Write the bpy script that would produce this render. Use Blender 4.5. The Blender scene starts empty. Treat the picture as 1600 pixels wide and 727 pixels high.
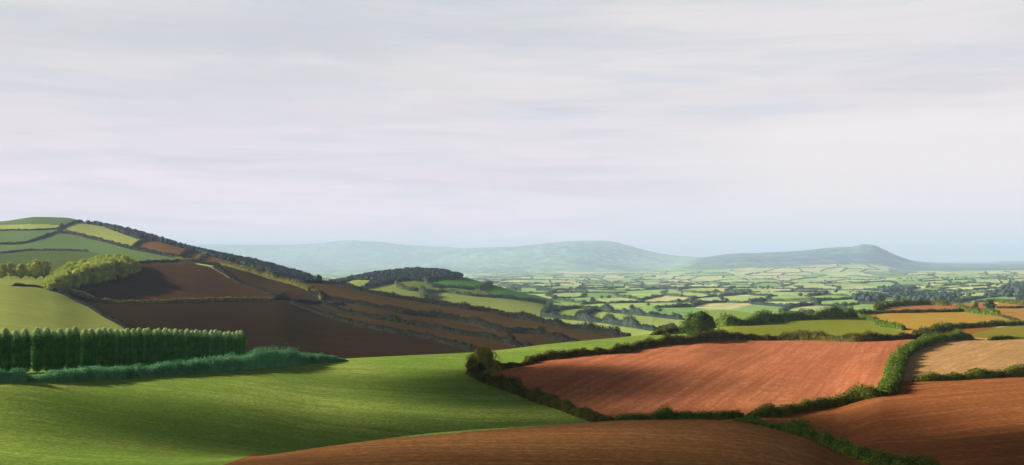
import bpy, math, random
import numpy as np
from mathutils import Vector, noise as mnoise
from mathutils.geometry import delaunay_2d_cdt

rng = np.random.default_rng(7)
random.seed(7)
S = bpy.context.scene
COL = S.collection

# ------------------------------------------------------------------ lens
F, CU, VH = 1600.0, 800.0, 405.0          # focal length in photo pixels, centre column, eye-level row
cam = bpy.data.cameras.new("camera")
cam.lens, cam.sensor_width = 36.0, 36.0
cam.shift_y = (VH - 363.5) / 1600.0
cam.clip_start, cam.clip_end = 1.0, 80000.0
camo = bpy.data.objects.new("camera", cam)
camo.rotation_euler = (math.radians(90), 0, 0)
COL.objects.link(camo)
S.camera = camo

# ------------------------------------------------------------------ light, sky, air
SUN_AZ, SUN_EL = math.radians(-80), math.radians(23.5)   # left of the view, ahead of it
sd = Vector((math.cos(SUN_EL) * math.sin(SUN_AZ), math.cos(SUN_EL) * math.cos(SUN_AZ), math.sin(SUN_EL)))
sl = bpy.data.lights.new("sun", 'SUN')
sl.energy, sl.angle, sl.color = 5.0, math.radians(0.6), (1.0, 0.90, 0.74)
so = bpy.data.objects.new("sun", sl)
so.rotation_euler = (-sd).to_track_quat('-Z', 'Y').to_euler()
so.location = sd * 500
COL.objects.link(so)

def lin(r, g, b):
    f = lambda c: (c / 255 / 12.92) if c / 255 <= 0.04045 else ((c / 255 + 0.055) / 1.055) ** 2.4
    return (f(r), f(g), f(b))
KA = 0.46
def alb(r, g, b, k=1.0):
    return tuple(KA * k * c for c in lin(r, g, b)) + (1.0,)

class NT:
    """small helper round a node tree"""
    def __init__(self, tree):
        self.t = tree; self.n = tree.nodes; self.l = tree.links
        self.n.clear()
    def new(self, kind, **kw):
        nd = self.n.new(kind)
        for k, v in kw.items():
            if k == 'ins':
                for i, val in v.items():
                    nd.inputs[i].default_value = val
            else:
                setattr(nd, k, v)
        return nd
    def link(self, a, b):
        self.l.new(a, b)
    def mix(self, fac, a, b, blend='MIX'):
        m = self.new('ShaderNodeMix', data_type='RGBA', blend_type=blend)
        for sock, val in ((m.inputs['Factor'], fac), (m.inputs[6], a), (m.inputs[7], b)):
            if hasattr(val, 'links') or hasattr(val, 'is_linked'):
                self.link(val, sock)
            else:
                sock.default_value = val
        return m.outputs[2]
    def ramp(self, fac, p0, p1, c0=(0, 0, 0, 1), c1=(1, 1, 1, 1)):
        r = self.new('ShaderNodeValToRGB')
        r.color_ramp.elements[0].position = p0; r.color_ramp.elements[0].color = c0
        r.color_ramp.elements[1].position = p1; r.color_ramp.elements[1].color = c1
        self.link(fac, r.inputs[0])
        return r.outputs[0]

EXPO = 1.30
W = bpy.data.worlds.new("World"); S.world = W
W.use_nodes = True
w = NT(W.node_tree)
out = w.new('ShaderNodeOutputWorld'); bg = w.new('ShaderNodeBackground')
bg.inputs['Strength'].default_value = 0.08
sky = w.new('ShaderNodeTexSky', sky_type='NISHITA', sun_disc=False, sun_elevation=SUN_EL, sun_rotation=SUN_AZ % (2 * math.pi))
tc = w.new('ShaderNodeTexCoord')
sep = w.new('ShaderNodeSeparateXYZ'); w.link(tc.outputs['Generated'], sep.inputs[0])
k = 1.0 / 0.08 / (2 ** EXPO)
def skyc(r, g, b, m=1.0):
    return tuple(c * k * m for c in lin(r, g, b)) + (1.0,)
def streak(scale, loc, detail=6.0, rough=0.6, dist=0.4):
    mp = w.new('ShaderNodeMapping'); mp.inputs['Scale'].default_value = scale; mp.inputs['Location'].default_value = loc
    w.link(tc.outputs['Generated'], mp.inputs[0])
    nz = w.new('ShaderNodeTexNoise'); nz.inputs['Scale'].default_value = 1.0
    nz.inputs['Detail'].default_value = detail; nz.inputs['Roughness'].default_value = rough
    nz.inputs['Distortion'].default_value = dist
    w.link(mp.outputs[0], nz.inputs['Vector'])
    return nz.outputs[0]
n1 = streak((1.8, 1.8, 16), (3.1, 0, 0.4)); n2 = streak((5, 5, 60), (0, 7, 2)); n3 = streak((1.2, 1.2, 5), (9, 2, 1))
low = w.mix(w.ramp(n3, 0.35, 0.65), skyc(240, 220, 225, 1.2), skyc(236, 217, 225, 1.2))      # bright cloud near the horizon
highc = w.mix(w.ramp(n3, 0.35, 0.65), skyc(221, 218, 219), skyc(205, 210, 215))    # greyer cloud higher
cl = w.mix(w.ramp(sep.outputs[2], 0.05, 0.20), low, highc)
cl = w.mix(w.ramp(n1, 0.42, 0.62, (0, 0, 0, 1), (0.8, 0.8, 0.8, 1)), cl, skyc(236, 229, 231))
cl = w.mix(w.ramp(n2, 0.45, 0.70, (0, 0, 0, 1), (0.55, 0.55, 0.55, 1)), cl, skyc(202, 209, 222))
n4 = streak((2.2, 2.2, 26), (5, 1, 3), 7, 0.62, 0.8)
cl = w.mix(w.ramp(n4, 0.50, 0.66, (0, 0, 0, 1), (0.45, 0.45, 0.45, 1)), cl, skyc(212, 204, 214))
# paler cloud bank low on the right
bz = w.new('ShaderNodeMath', operation='MULTIPLY_ADD'); w.link(n2, bz.inputs[0]); bz.inputs[1].default_value = 0.03; w.link(sep.outputs[2], bz.inputs[2])
btop = w.new('ShaderNodeMath', operation='MULTIPLY_ADD'); w.link(sep.outputs[0], btop.inputs[0]); btop.inputs[1].default_value = 0.07; btop.inputs[2].default_value = 0.135
bd = w.new('ShaderNodeMath', operation='SUBTRACT'); w.link(btop.outputs[0], bd.inputs[0]); w.link(bz.outputs[0], bd.inputs[1])
bx = w.ramp(sep.outputs[0], 0.08, 0.26)
bm = w.mix(1.0, w.ramp(bd.outputs[0], 0.0, 0.022), bx, 'MULTIPLY')
cl = w.mix(w.mix(1.0, bm, (0.85, 0.85, 0.85, 1), 'MULTIPLY'), cl, skyc(236, 226, 226, 1.12))
# dark clouds added overhead, out of view, to cut fill light; the bright band of sky lies low round the horizon
added_deck = w.mix(w.ramp(n1, 0.4, 0.65), skyc(92, 96, 104, 0.42), skyc(120, 124, 132, 0.42))
added_deck = w.mix(0.2, added_deck, sky.outputs[0])
tot = w.mix(w.ramp(sep.outputs[2], 0.235, 0.42), cl, added_deck)
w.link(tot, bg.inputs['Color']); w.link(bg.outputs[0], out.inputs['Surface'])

vs = S.view_settings
S.display_settings.display_device = 'sRGB'
vs.view_transform = 'Standard'; vs.look = 'None'; vs.exposure = EXPO; vs.gamma = 1.0; vs.use_curve_mapping = False
cy = S.cycles
S.render.engine = 'CYCLES'
cy.use_denoising = True
try: cy.denoiser = 'OPENIMAGEDENOISE'
except Exception: pass
cy.max_bounces = 5; cy.diffuse_bounces = 2; cy.glossy_bounces = 1; cy.transmission_bounces = 3; cy.volume_bounces = 0
cy.transparent_max_bounces = 8
cy.use_adaptive_sampling = True; cy.adaptive_threshold = 0.01

# ------------------------------------------------------------------ lie of the land
# Each guide is a line across the country from left to right: (column, row, metres ahead).
GUIDES = [
 ('N0', [(-700, 1000, 50), (0, 980, 50), (800, 1000, 50), (1600, 1050, 50), (2300, 1050, 50)]),
 ('C0', [(-700, 790, 92), (0, 780, 105), (200, 750, 115), (370, 727, 124), (500, 704, 136), (700, 677, 150), (860, 667, 156), (1000, 660, 160),
         (1090, 659, 162), (1150, 663, 161), (1190, 671, 158), (1225, 682, 154), (1260, 695, 150), (1340, 734, 142), (1450, 758, 134), (1600, 760, 130), (2300, 780, 125)]),
 ('D0', [(-700, 690, 165), (0, 655, 185), (200, 670, 190), (370, 684, 198), (500, 690, 210), (700, 686, 225), (860, 676, 232), (960, 668, 236), (1100, 662, 238),
         (1200, 656, 238), (1300, 661, 232), (1385, 645, 228), (1600, 645, 214), (2300, 645, 205)]),
 ('C1', [(-700, 640, 200), (0, 597, 232), (180, 590, 272), (400, 575, 336), (540, 563, 390), (640, 558, 405), (740, 553, 418), (860, 540, 436), (960, 530, 455),
         (1080, 520, 480), (1160, 524, 480), (1250, 528, 462), (1420, 527, 440), (1600, 528, 430), (2300, 528, 425)]),
 ('D1', [(-700, 600, 300), (0, 572, 335), (200, 562, 405), (380, 568, 475), (540, 570, 525), (740, 564, 545), (860, 555, 560), (960, 543, 580), (1060, 530, 590),
         (1150, 515, 545), (1250, 516, 545), (1420, 514, 520), (1600, 514, 500), (2300, 514, 500)]),
 ('E2', [(-700, 470, 640), (0, 475, 620), (80, 474, 660), (160, 473, 760), (300, 469, 830), (430, 466, 900), (500, 479, 885), (600, 496, 830), (700, 513, 790), (800, 523, 745),
         (900, 531, 705), (960, 534, 685), (1060, 532, 700), (1150, 508, 600), (1250, 508, 600), (1350, 505, 620), (1450, 500, 640), (1600, 498, 660), (2300, 498, 660)]),
 ('F',  [(-700, 440, 790), (0, 442, 790), (100, 440, 860), (215, 413, 1050), (300, 412, 1120), (350, 416, 1140), (430, 433, 1120), (500, 441, 1080), (560, 454, 1020),
         (645, 468, 975), (700, 478, 940), (770, 488, 905), (800, 494, 890), (860, 504, 850), (920, 516, 800), (985, 529, 740), (1060, 528, 780), (1150, 503, 650), (1200, 499, 660), (1250, 496, 665),
         (1340, 490, 700), (1370, 486, 760), (1400, 480, 820), (1500, 475, 920), (1600, 470, 960), (2300, 468, 960)]),
 ('G',  [(-700, 430, 1100), (0, 425, 1120), (100, 424, 1130), (215, 409, 1230), (300, 409, 1300), (350, 412, 1350), (430, 434, 1300), (500, 447, 1290), (560, 462, 1240), (645, 478, 1190), (700, 490, 1150),
         (770, 497, 1110), (800, 500, 1080), (860, 511, 1010), (920, 524, 950), (985, 534, 880), (1060, 522, 880), (1150, 513, 850), (1250, 507, 860), (1340, 500, 900), (1400, 490, 1010), (1500, 482, 1110), (1600, 478, 1180), (2300, 478, 1180)]),
 ('H',  [(-700, 400, 1550), (0, 400, 1560), (100, 393, 1600), (200, 391, 1560), (250, 393, 1510), (300, 399, 1460), (350, 407, 1430), (400, 421, 1430), (450, 436, 1410),
         (500, 450, 1420), (560, 457, 1420), (650, 463, 1440), (700, 478, 1370), (770, 485, 1320), (800, 489, 1280), (860, 494, 1240), (920, 500, 1160), (1000, 506, 1080), (1080, 508, 1080), (1150, 498, 1160),
         (1340, 490, 1290), (1500, 480, 1450), (1600, 475, 1500), (2300, 475, 1500)]),
 ('I',  [(-700, 362, 2200), (-200, 352, 2250), (0, 347, 2250), (60, 340, 2250), (100, 341, 2250), (140, 349, 2200), (200, 360, 2100), (250, 375, 1960), (290, 388, 1860), (345, 401, 1760), (400, 411, 1720),
         (430, 418, 1710), (480, 432, 1740), (505, 443, 1800), (530, 441, 1850), (560, 434, 1860), (600, 427, 1860), (650, 423, 1850), (690, 425, 1830), (710, 430, 1800), (770, 446, 1750), (830, 463, 1700),
         (870, 474, 1660), (920, 475, 1700), (1080, 474, 1720), (1340, 470, 1780), (1500, 463, 1900), (1600, 457, 2000), (2300, 452, 2000)]),
 ('J',  [(-700, 385, 2900), (0, 380, 2850), (200, 395, 2800), (345, 425, 2600), (500, 448, 2550), (650, 446, 2450), (830, 460, 2350), (1000, 461, 2350), (1340, 459, 2400), (1600, 450, 2500), (2300, 447, 2500)]),
 ('K',  [(-700, 430, 4200), (0, 430, 4200), (300, 436, 3900), (500, 444, 3700), (700, 447, 3500), (1000, 449, 3500), (1300, 448, 3500), (1600, 441, 3500), (2300, 438, 3500)]),
 ('M',  [(-700, 430, 6500), (500, 437, 6500), (1000, 438, 6500), (1400, 432, 6500), (1600, 426, 6500), (2300, 424, 6500)]),
 ('N',  [(-700, 424, 10000), (300, 430, 10000), (700, 431, 10000), (1000, 427, 10000), (1100, 419, 10000), (1200, 417, 10000), (1360, 414, 10000), (1440, 420, 10000), (1600, 419, 10000), (2300, 416, 10000)]),
 ('O',  [(-700, 418, 14500), (300, 422, 14500), (700, 423, 14500), (800, 415, 14500), (900, 409, 14500), (1000, 416, 14500), (1050, 414, 14500), (1100, 402.5, 14500), (1150, 397, 14500), (1200, 395, 14500),
         (1250, 392, 14500), (1300, 388, 14500), (1330, 387, 14500), (1350, 383, 14500), (1364, 383.5, 14500), (1380, 390, 14500), (1400, 399, 14500), (1430, 408, 14500), (1470, 412, 14500), (1520, 413, 14500), (1600, 414, 14500), (2300, 412, 14500)]),
 ('P',  [(-700, 412, 21500), (300, 410, 21500), (500, 408, 21500), (640, 400, 21500), (700, 392, 21500), (740, 388, 21500), (800, 386, 21500), (850, 381, 21500), (900, 377, 21500), (940, 377, 21500), (960, 379, 21500), (980, 384, 21500),
         (1020, 394, 21500), (1050, 399, 21500), (1100, 403, 21500), (1200, 408, 21500), (1450, 411, 21500), (1520, 411, 21500), (1570, 408, 21500), (1600, 407, 21500), (2300, 400, 21500)]),
 ('Q',  [(-700, 388, 27000), (250, 385, 27000), (330, 382, 27000), (430, 383, 27000), (500, 380, 27000), (545, 376, 27000), (590, 378, 27000), (640, 383, 27000), (690, 386, 27000), (740, 391, 27000), (850, 396, 27000),
         (1050, 404, 27000), (1450, 412, 27000), (1600, 413, 27000), (2300, 408, 27000)]),
 ('R',  [(-700, 406, 42000), (700, 408, 42000), (2300, 409, 42000)]),
]

def pchip_slopes(x, y):
    h = np.diff(x); d = np.diff(y) / h
    m = np.zeros_like(y)
    same = (d[:-1] * d[1:]) > 0
    w1 = 2 * h[1:] + h[:-1]; w2 = h[1:] + 2 * h[:-1]
    with np.errstate(divide='ignore', invalid='ignore'):
        hm = (w1 + w2) / (w1 / d[:-1] + w2 / d[1:])
    m[1:-1] = np.where(same, hm, 0.0)
    m[0], m[-1] = d[0], d[-1]
    return m
def pchip(x, y, q):
    x = np.asarray(x, float); y = np.asarray(y, float); q = np.clip(q, x[0], x[-1])
    m = pchip_slopes(x, y)
    i = np.clip(np.searchsorted(x, q) - 1, 0, len(x) - 2)
    h = x[i + 1] - x[i]; t = (q - x[i]) / h
    return ((1 + 2 * t) * (1 - t) ** 2 * y[i] + t * (1 - t) ** 2 * h * m[i] + t * t * (3 - 2 * t) * y[i + 1] + t * t * (t - 1) * h * m[i + 1])

US = np.concatenate([np.arange(-700, -40, 16.0), np.arange(-40, 1640, 2.0), np.arange(1640, 2301, 16.0)])
DS = np.concatenate([np.array([-160, -120, -80, -50, -25, 0, 20, 35, 45, 54, 62, 70, 77, 83, 88, 92, 96.0]),
                     np.exp(np.linspace(math.log(99), math.log(2600), 640)), np.exp(np.linspace(math.log(2630), math.log(42000), 200))])
GN = [g[0] for g in GUIDES]
GD = np.array([pchip([p[0] for p in g], [p[2] for p in g], US) for _, g in GUIDES])
GV = np.array([pchip([p[0] for p in g], [p[1] for p in g], US) for _, g in GUIDES])
for i in range(1, len(GD)):
    GD[i] = np.maximum(GD[i], GD[i - 1] * 1.035)
GZ = (VH - GV) / F * GD
Z = np.zeros((len(DS), len(US)))
dq = np.log(np.maximum(DS, 50.0))
for j in range(len(US)):
    Z[:, j] = pchip(np.log(GD[:, j]), GZ[:, j], dq)
def width(d):
    d = np.asarray(d, float)
    return np.where(d > 99, d, 99 + (d - 99) * 0.25)
WX = (US[None, :] - CU) / F * width(DS)[:, None]
WY = np.repeat(DS[:, None], len(US), 1)
def vnoise(x, y, s, seed=0.0):
    """cheap smooth value noise on arrays, about -1..1"""
    x = x / s + seed * 17.3; y = y / s - seed * 9.1
    xi, yi = np.floor(x), np.floor(y); fx, fy = x - xi, y - yi
    fx = fx * fx * (3 - 2 * fx); fy = fy * fy * (3 - 2 * fy)
    h = lambda a, b: np.modf(np.abs(np.sin(a * 127.1 + b * 311.7 + seed * 74.7) * 43758.5453))[0] * 2 - 1
    return (h(xi, yi) * (1 - fx) + h(xi + 1, yi) * fx) * (1 - fy) + (h(xi, yi + 1) * (1 - fx) + h(xi + 1, yi + 1) * fx) * fy
Z += (vnoise(WX, WY, 34, 1) * 0.16 + vnoise(WX, WY, 11, 2) * 0.05) * np.clip(DS / 200, 0.4, 1.2)[:, None]
far = np.clip((DS - 6000) / 8000, 0, 1)[:, None]
roll = np.clip((DS - 1150) / 900, 0, 1)[:, None] * np.clip((11000 - DS) / 4000, 0, 1)[:, None] * np.clip((US - 700) / 160, 0, 1)[None, :]
ampl = np.clip(DS / 2600, 0.35, 2.2)[:, None]
Z += roll * ampl * (vnoise(WX, WY, 420, 5) * 4.5 + vnoise(WX * 0.7, WY * 1.3, 210, 6) * 2.2)
Z += far * (vnoise(WX, WY, 900, 3) * 9 + vnoise(WX, WY, 350, 4) * 5)

DSm = DS.copy()
def ground(u, d):
    """height of the land at column u, distance d"""
    j = np.clip(np.searchsorted(US, u) - 1, 0, len(US) - 2); i = np.clip(np.searchsorted(DS, d) - 1, 0, len(DS) - 2)
    a = (u - US[j]) / (US[j + 1] - US[j]); b = (d - DS[i]) / (DS[i + 1] - DS[i])
    return (Z[i, j] * (1 - a) + Z[i, j + 1] * a) * (1 - b) + (Z[i + 1, j] * (1 - a) + Z[i + 1, j + 1] * a) * b
def ground_xy(x, y):
    return float(ground(CU + x / width(y) * F, y))
def gd(name, u):
    if not isinstance(name, str): return name
    if '+' in name:
        a, b = name.split('+'); return gd(a, u) + float(b)
    if '-' in name:
        a, b = name.split('-'); return gd(a, u) - float(b)
    return float(np.interp(u, US, GD[GN.index(name)]))
def locate(u, v, lo, hi):
    """the point of the land seen at (u, v), between two guides"""
    d = np.exp(np.linspace(math.log(gd(lo, u)), math.log(gd(hi, u)), 500))
    z = ground(np.full_like(d, u), d)
    e = (VH - F * z / d) - v
    c = np.where((e[:-1] > 0) & (e[1:] <= 0))[0]
    if len(c):
        i = c[0]; t = e[i] / (e[i] - e[i + 1] + 1e-9); dd = d[i] + t * (d[i + 1] - d[i])
    else:
        dd = d[int(np.argmin(np.abs(e)))]
    return np.array([(u - CU) / F * dd, dd, float(ground(u, dd))])

# ------------------------------------------------------------------ materials
def field_mat(name, base, alt, kind='grass', angle=0.0, pitch=1.6, big=40.0, contrast=1.0, third=None):
    """soil or turf: broad patches, mid mottling, fine grain; ploughland gets furrows along the heading `angle`"""
    m = bpy.data.materials.new(name); m.use_nodes = True
    t = NT(m.node_tree)
    o = t.new('ShaderNodeOutputMaterial'); b = t.new('ShaderNodeBsdfPrincipled', ins={'Roughness': 1.0, 'Specular IOR Level': 0.0})
    tc = t.new('ShaderNodeTexCoord')
    def nz(scale, detail=4.0, rough=0.6, sc=(1, 1, 1), rot=0.0):
        mp = t.new('ShaderNodeMapping', vector_type='TEXTURE'); mp.inputs['Scale'].default_value = tuple(1 / x for x in sc); mp.inputs['Rotation'].default_value = (0, 0, rot)
        t.link(tc.outputs['Object'], mp.inputs[0])
        n = t.new('ShaderNodeTexNoise', ins={'Scale': scale, 'Detail': detail, 'Roughness': rough})
        t.link(mp.outputs[0], n.inputs['Vector'])
        return n.outputs[0]
    c = t.mix(t.ramp(nz(1 / big, 5), 0.38, 0.64), base, alt)
    if third: c = t.mix(t.ramp(nz(1 / (big * 0.45), 3), 0.52, 0.70, c1=(0.7, 0.7, 0.7, 1)), c, third)
    # working direction: long thin streaks along the rows
    st = nz(1.0, 4, 0.65, (0.55 / pitch, 0.014, 0.014), angle)
    if kind == 'grass': contrast *= 0.3
    dk = tuple(x * (1 - 0.34 * contrast) for x in base[:3]) + (1,)
    lt = tuple(min(1, x * (1 + 0.22 * contrast)) for x in alt[:3]) + (1,)
    c = t.mix(t.ramp(st, 0.40, 0.56, (0.75, 0.75, 0.75, 1), (0, 0, 0, 1)), c, dk)
    c = t.mix(t.ramp(st, 0.54, 0.70, (0, 0, 0, 1), (0.6, 0.6, 0.6, 1)), c, lt)
    fine = nz(1.1 if kind == 'grass' else 0.8, 3, 0.75)
    mid = nz(0.16, 4, 0.7)
    c = t.mix(t.ramp(mid, 0.38, 0.56, (0.42, 0.42, 0.42, 1), (0, 0, 0, 1)), c, tuple(x * 0.68 for x in base[:3]) + (1,))
    c = t.mix(t.ramp(fine, 0.42, 0.60, (0.7, 0.7, 0.7, 1), (0, 0, 0, 1)), c, tuple(x * 0.55 for x in base[:3]) + (1,))
    t.link(c, b.inputs['Base Color'])
    bp = t.new('ShaderNodeBump', ins={'Strength': 0.5 if kind == 'grass' else 0.6, 'Distance': 0.35})
    h = t.new('ShaderNodeMath', operation='ADD'); t.link(fine, h.inputs[0]); t.link(st, h.inputs[1])
    t.link(h.outputs[0], bp.inputs['Height']); t.link(bp.outputs[0], b.inputs['Normal'])
    t.link(b.outputs[0], o.inputs['Surface'])
    return m

def patch_mat(name):
    """the valley's patchwork: each field's own crop colour, mottled"""
    m = bpy.data.materials.new(name); m.use_nodes = True
    t = NT(m.node_tree)
    o = t.new('ShaderNodeOutputMaterial'); b = t.new('ShaderNodeBsdfPrincipled', ins={'Roughness': 0.95, 'Specular IOR Level': 0.05})
    a = t.new('ShaderNodeAttribute', attribute_name='crop')
    tc = t.new('ShaderNodeTexCoord')
    def nz(scale, detail):
        n = t.new('ShaderNodeTexNoise', ins={'Scale': scale, 'Detail': detail, 'Roughness': 0.65}); t.link(tc.outputs['Object'], n.inputs['Vector']); return n.outputs[0]
    c = t.mix(t.ramp(nz(0.006, 5), 0.40, 0.65, (0, 0, 0, 1), (0.5, 0.5, 0.5, 1)), a.outputs['Color'], alb(172, 190, 88, 1.5))
    c = t.mix(t.ramp(nz(0.03, 4), 0.42, 0.62, (0.55, 0.55, 0.55, 1), (0, 0, 0, 1)), c, alb(112, 144, 70, 1.2))
    t.link(c, b.inputs['Base Color']); t.link(b.outputs[0], o.inputs['Surface'])
    return m

def leaf_mat(name, dark, light, scale=0.35, trans=0.35, tip=None, height=None):
    """foliage: leaf to leaf variation and clump to clump variation, with light coming through"""
    m = bpy.data.materials.new(name); m.use_nodes = True
    t = NT(m.node_tree)
    o = t.new('ShaderNodeOutputMaterial')
    g = t.new('ShaderNodeNewGeometry'); tc = t.new('ShaderNodeTexCoord')
    n = t.new('ShaderNodeTexNoise', ins={'Scale': scale, 'Detail': 3.0}); t.link(tc.outputs['Object'], n.inputs['Vector'])
    ad = t.new('ShaderNodeMath', operation='MULTIPLY_ADD'); t.link(g.outputs['Random Per Island'], ad.inputs[0]); ad.inputs[1].default_value = 0.45
    t.link(n.outputs[0], ad.inputs[2])
    c = t.mix(t.ramp(ad.outputs[0], 0.40, 1.0), dark, light)
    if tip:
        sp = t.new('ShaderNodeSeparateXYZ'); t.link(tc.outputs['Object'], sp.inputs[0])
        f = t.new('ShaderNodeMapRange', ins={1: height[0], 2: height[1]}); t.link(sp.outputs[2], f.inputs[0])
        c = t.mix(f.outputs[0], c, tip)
    d = t.new('ShaderNodeBsdfPrincipled', ins={'Roughness': 0.8, 'Specular IOR Level': 0.12}); t.link(c, d.inputs['Base Color'])
    tr = t.new('ShaderNodeBsdfTranslucent'); t.link(c, tr.inputs['Color'])
    mx = t.new('ShaderNodeMixShader', ins={0: trans}); t.link(d.outputs[0], mx.inputs[1]); t.link(tr.outputs[0], mx.inputs[2])
    t.link(mx.outputs[0], o.inputs['Surface'])
    return m

def bark_mat():
    m = bpy.data.materials.new('bark'); m.use_nodes = True
    t = NT(m.node_tree); o = t.new('ShaderNodeOutputMaterial'); b = t.new('ShaderNodeBsdfPrincipled', ins={'Roughness': 0.9})
    n = t.new('ShaderNodeTexNoise', ins={'Scale': 3.0, 'Detail': 4.0})
    t.link(t.mix(n.outputs[0], (0.05, 0.035, 0.022, 1), (0.13, 0.10, 0.07, 1)), b.inputs['Base Color']); t.link(b.outputs[0], o.inputs['Surface'])
    return m

R = math.radians
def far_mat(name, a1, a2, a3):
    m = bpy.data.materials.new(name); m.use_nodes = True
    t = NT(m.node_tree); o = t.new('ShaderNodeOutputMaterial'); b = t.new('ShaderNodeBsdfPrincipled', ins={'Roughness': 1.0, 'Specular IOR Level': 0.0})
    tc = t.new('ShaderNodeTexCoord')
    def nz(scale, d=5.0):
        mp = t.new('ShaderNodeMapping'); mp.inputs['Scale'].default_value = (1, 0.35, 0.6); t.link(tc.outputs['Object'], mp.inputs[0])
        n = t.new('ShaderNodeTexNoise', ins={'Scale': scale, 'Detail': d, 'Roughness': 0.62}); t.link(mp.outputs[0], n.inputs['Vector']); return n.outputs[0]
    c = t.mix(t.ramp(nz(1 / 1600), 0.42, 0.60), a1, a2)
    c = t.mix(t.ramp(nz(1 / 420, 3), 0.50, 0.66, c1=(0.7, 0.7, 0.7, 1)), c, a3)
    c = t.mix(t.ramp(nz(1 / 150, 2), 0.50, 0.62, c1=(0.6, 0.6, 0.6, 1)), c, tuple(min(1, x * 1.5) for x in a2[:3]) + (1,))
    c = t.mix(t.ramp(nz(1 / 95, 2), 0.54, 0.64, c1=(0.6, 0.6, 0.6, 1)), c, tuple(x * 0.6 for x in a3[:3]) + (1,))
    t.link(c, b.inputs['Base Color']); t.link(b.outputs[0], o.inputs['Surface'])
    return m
M = {
 'pasture': field_mat('pasture_turf', alb(154, 164, 84, k=1.55), alb(168, 174, 96, k=1.55), 'grass', R(68), 2.2, 55),
 'near_pasture': field_mat('near_pasture_turf', alb(118, 146, 62, k=1.85), alb(156, 166, 84, k=2.0), 'grass', R(80), 1.6, 70, 0.8),
 'front_soil': field_mat('front_soil', alb(160, 112, 70, k=1.5), alb(176, 124, 78, k=1.5), 'soil', R(80), 1.0, 30, 1.0),
 'red_soil': field_mat('red_soil', alb(208, 128, 90, k=1.4), alb(220, 144, 100, k=1.45), 'soil', R(-23), 1.5, 45, 0.9, alb(196, 136, 82)),
 'right_soil': field_mat('right_soil', alb(178, 112, 68, k=1.35), alb(192, 124, 76, k=1.35), 'soil', R(-78), 1.6, 35, 1.0, alb(176, 96, 58)),
 'stubble': field_mat('stubble_straw', alb(214, 168, 112, k=1.35), alb(226, 180, 124, k=1.35), 'soil', R(-34), 2.2, 40, 0.9),
 'olive': field_mat('olive_turf', alb(160, 150, 62, k=1.3), alb(176, 162, 70, k=1.3), 'grass', R(-80), 2.5, 40),
 'rust': field_mat('rust_soil', alb(188, 122, 66, k=1.2), alb(170, 140, 66, k=1.2), 'soil', R(-80), 2.5, 30),
 'green_yellow': field_mat('green_yellow_turf', alb(152, 158, 58, k=1.4), alb(130, 150, 54, k=1.4), 'grass', R(75), 3, 60),
 'gold': field_mat('gold_corn', alb(208, 168, 74, k=1.3), alb(216, 176, 84, k=1.3), 'grass', R(80), 3, 60, 0.7),
 'orange': field_mat('orange_corn', alb(214, 162, 90, k=1.2), alb(222, 172, 102, k=1.2), 'grass', R(80), 3, 60, 0.7),
 'pink': field_mat('pink_soil', alb(220, 144, 98, k=1.2), alb(208, 154, 100, k=1.2), 'soil', R(80), 3, 60, 0.7),
 'dark_soil': field_mat('dark_soil', alb(71, 56, 38), alb(80, 63, 43), 'soil', R(85), 2.5, 90, 0.8),
 'brown_soil': field_mat('brown_soil', alb(102, 74, 48), alb(116, 84, 54), 'soil', R(70), 2.5, 110, 0.8),
 'strip_soil': field_mat('strip_soil', alb(94, 75, 46), alb(98, 80, 48), 'soil', R(50), 2.5, 110, 0.8),
 'ochre_soil': field_mat('ochre_soil', alb(106, 84, 52), alb(104, 88, 50), 'soil', R(50), 2.5, 110, 0.8),
 'hill_green': field_mat('hill_green_turf', alb(116, 146, 82, k=1.2), alb(128, 156, 88, k=1.2), 'grass', R(80), 6, 200, 0.7),
 'hill_olive': field_mat('hill_olive_turf', alb(98, 120, 52, k=1.15), alb(112, 132, 58, k=1.15), 'grass', R(80), 6, 200, 0.7),
 'hill_bright': field_mat('hill_bright_turf', alb(180, 190, 98, k=1.4), alb(168, 182, 94, k=1.4), 'grass', R(80), 6, 200, 0.7),
 'hill_brown': field_mat('hill_brown_soil', alb(152, 102, 48, k=1.1), alb(144, 112, 52, k=1.1), 'soil', R(60), 6, 200, 0.8),
 'knoll_green': field_mat('knoll_green_turf', alb(88, 150, 46, k=1.2), alb(104, 160, 52, k=1.2), 'grass', R(60), 6, 160, 0.7),
 'knoll_light': field_mat('knoll_light_turf', alb(160, 174, 88, k=1.3), alb(148, 166, 80, k=1.3), 'grass', R(60), 6, 160, 0.7),
 'knoll_olive': field_mat('knoll_olive_turf', alb(132, 148, 64, k=1.2), alb(120, 142, 58, k=1.2), 'grass', R(60), 6, 160, 0.7),
 'vale_pale': field_mat('vale_pale_turf', alb(176, 196, 104, k=1.5), alb(186, 200, 110, k=1.5), 'grass', R(70), 5, 160, 0.6),
 'vale_green': field_mat('vale_green_turf', alb(146, 178, 80, k=1.4), alb(158, 186, 88, k=1.4), 'grass', R(70), 5, 160, 0.6),
 'patch': patch_mat('valley_crops'),
 'far': far_mat('far_hill_hazy_turf', alb(112, 150, 140, 1.2), alb(164, 196, 150, 1.3), alb(92, 126, 136, 1.2)),  # some of the blue of distant haze is put into the turf colour
 'hazy_far_wood': far_mat('far_hill_hazy_wood', alb(98, 126, 150), alb(144, 174, 138), alb(80, 108, 140)),  # woodland tone with distance haze painted in as blue
 'wood_floor': field_mat('wood_floor', alb(50, 62, 36), alb(60, 70, 40), 'grass', 0, 3, 60),
}
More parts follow.
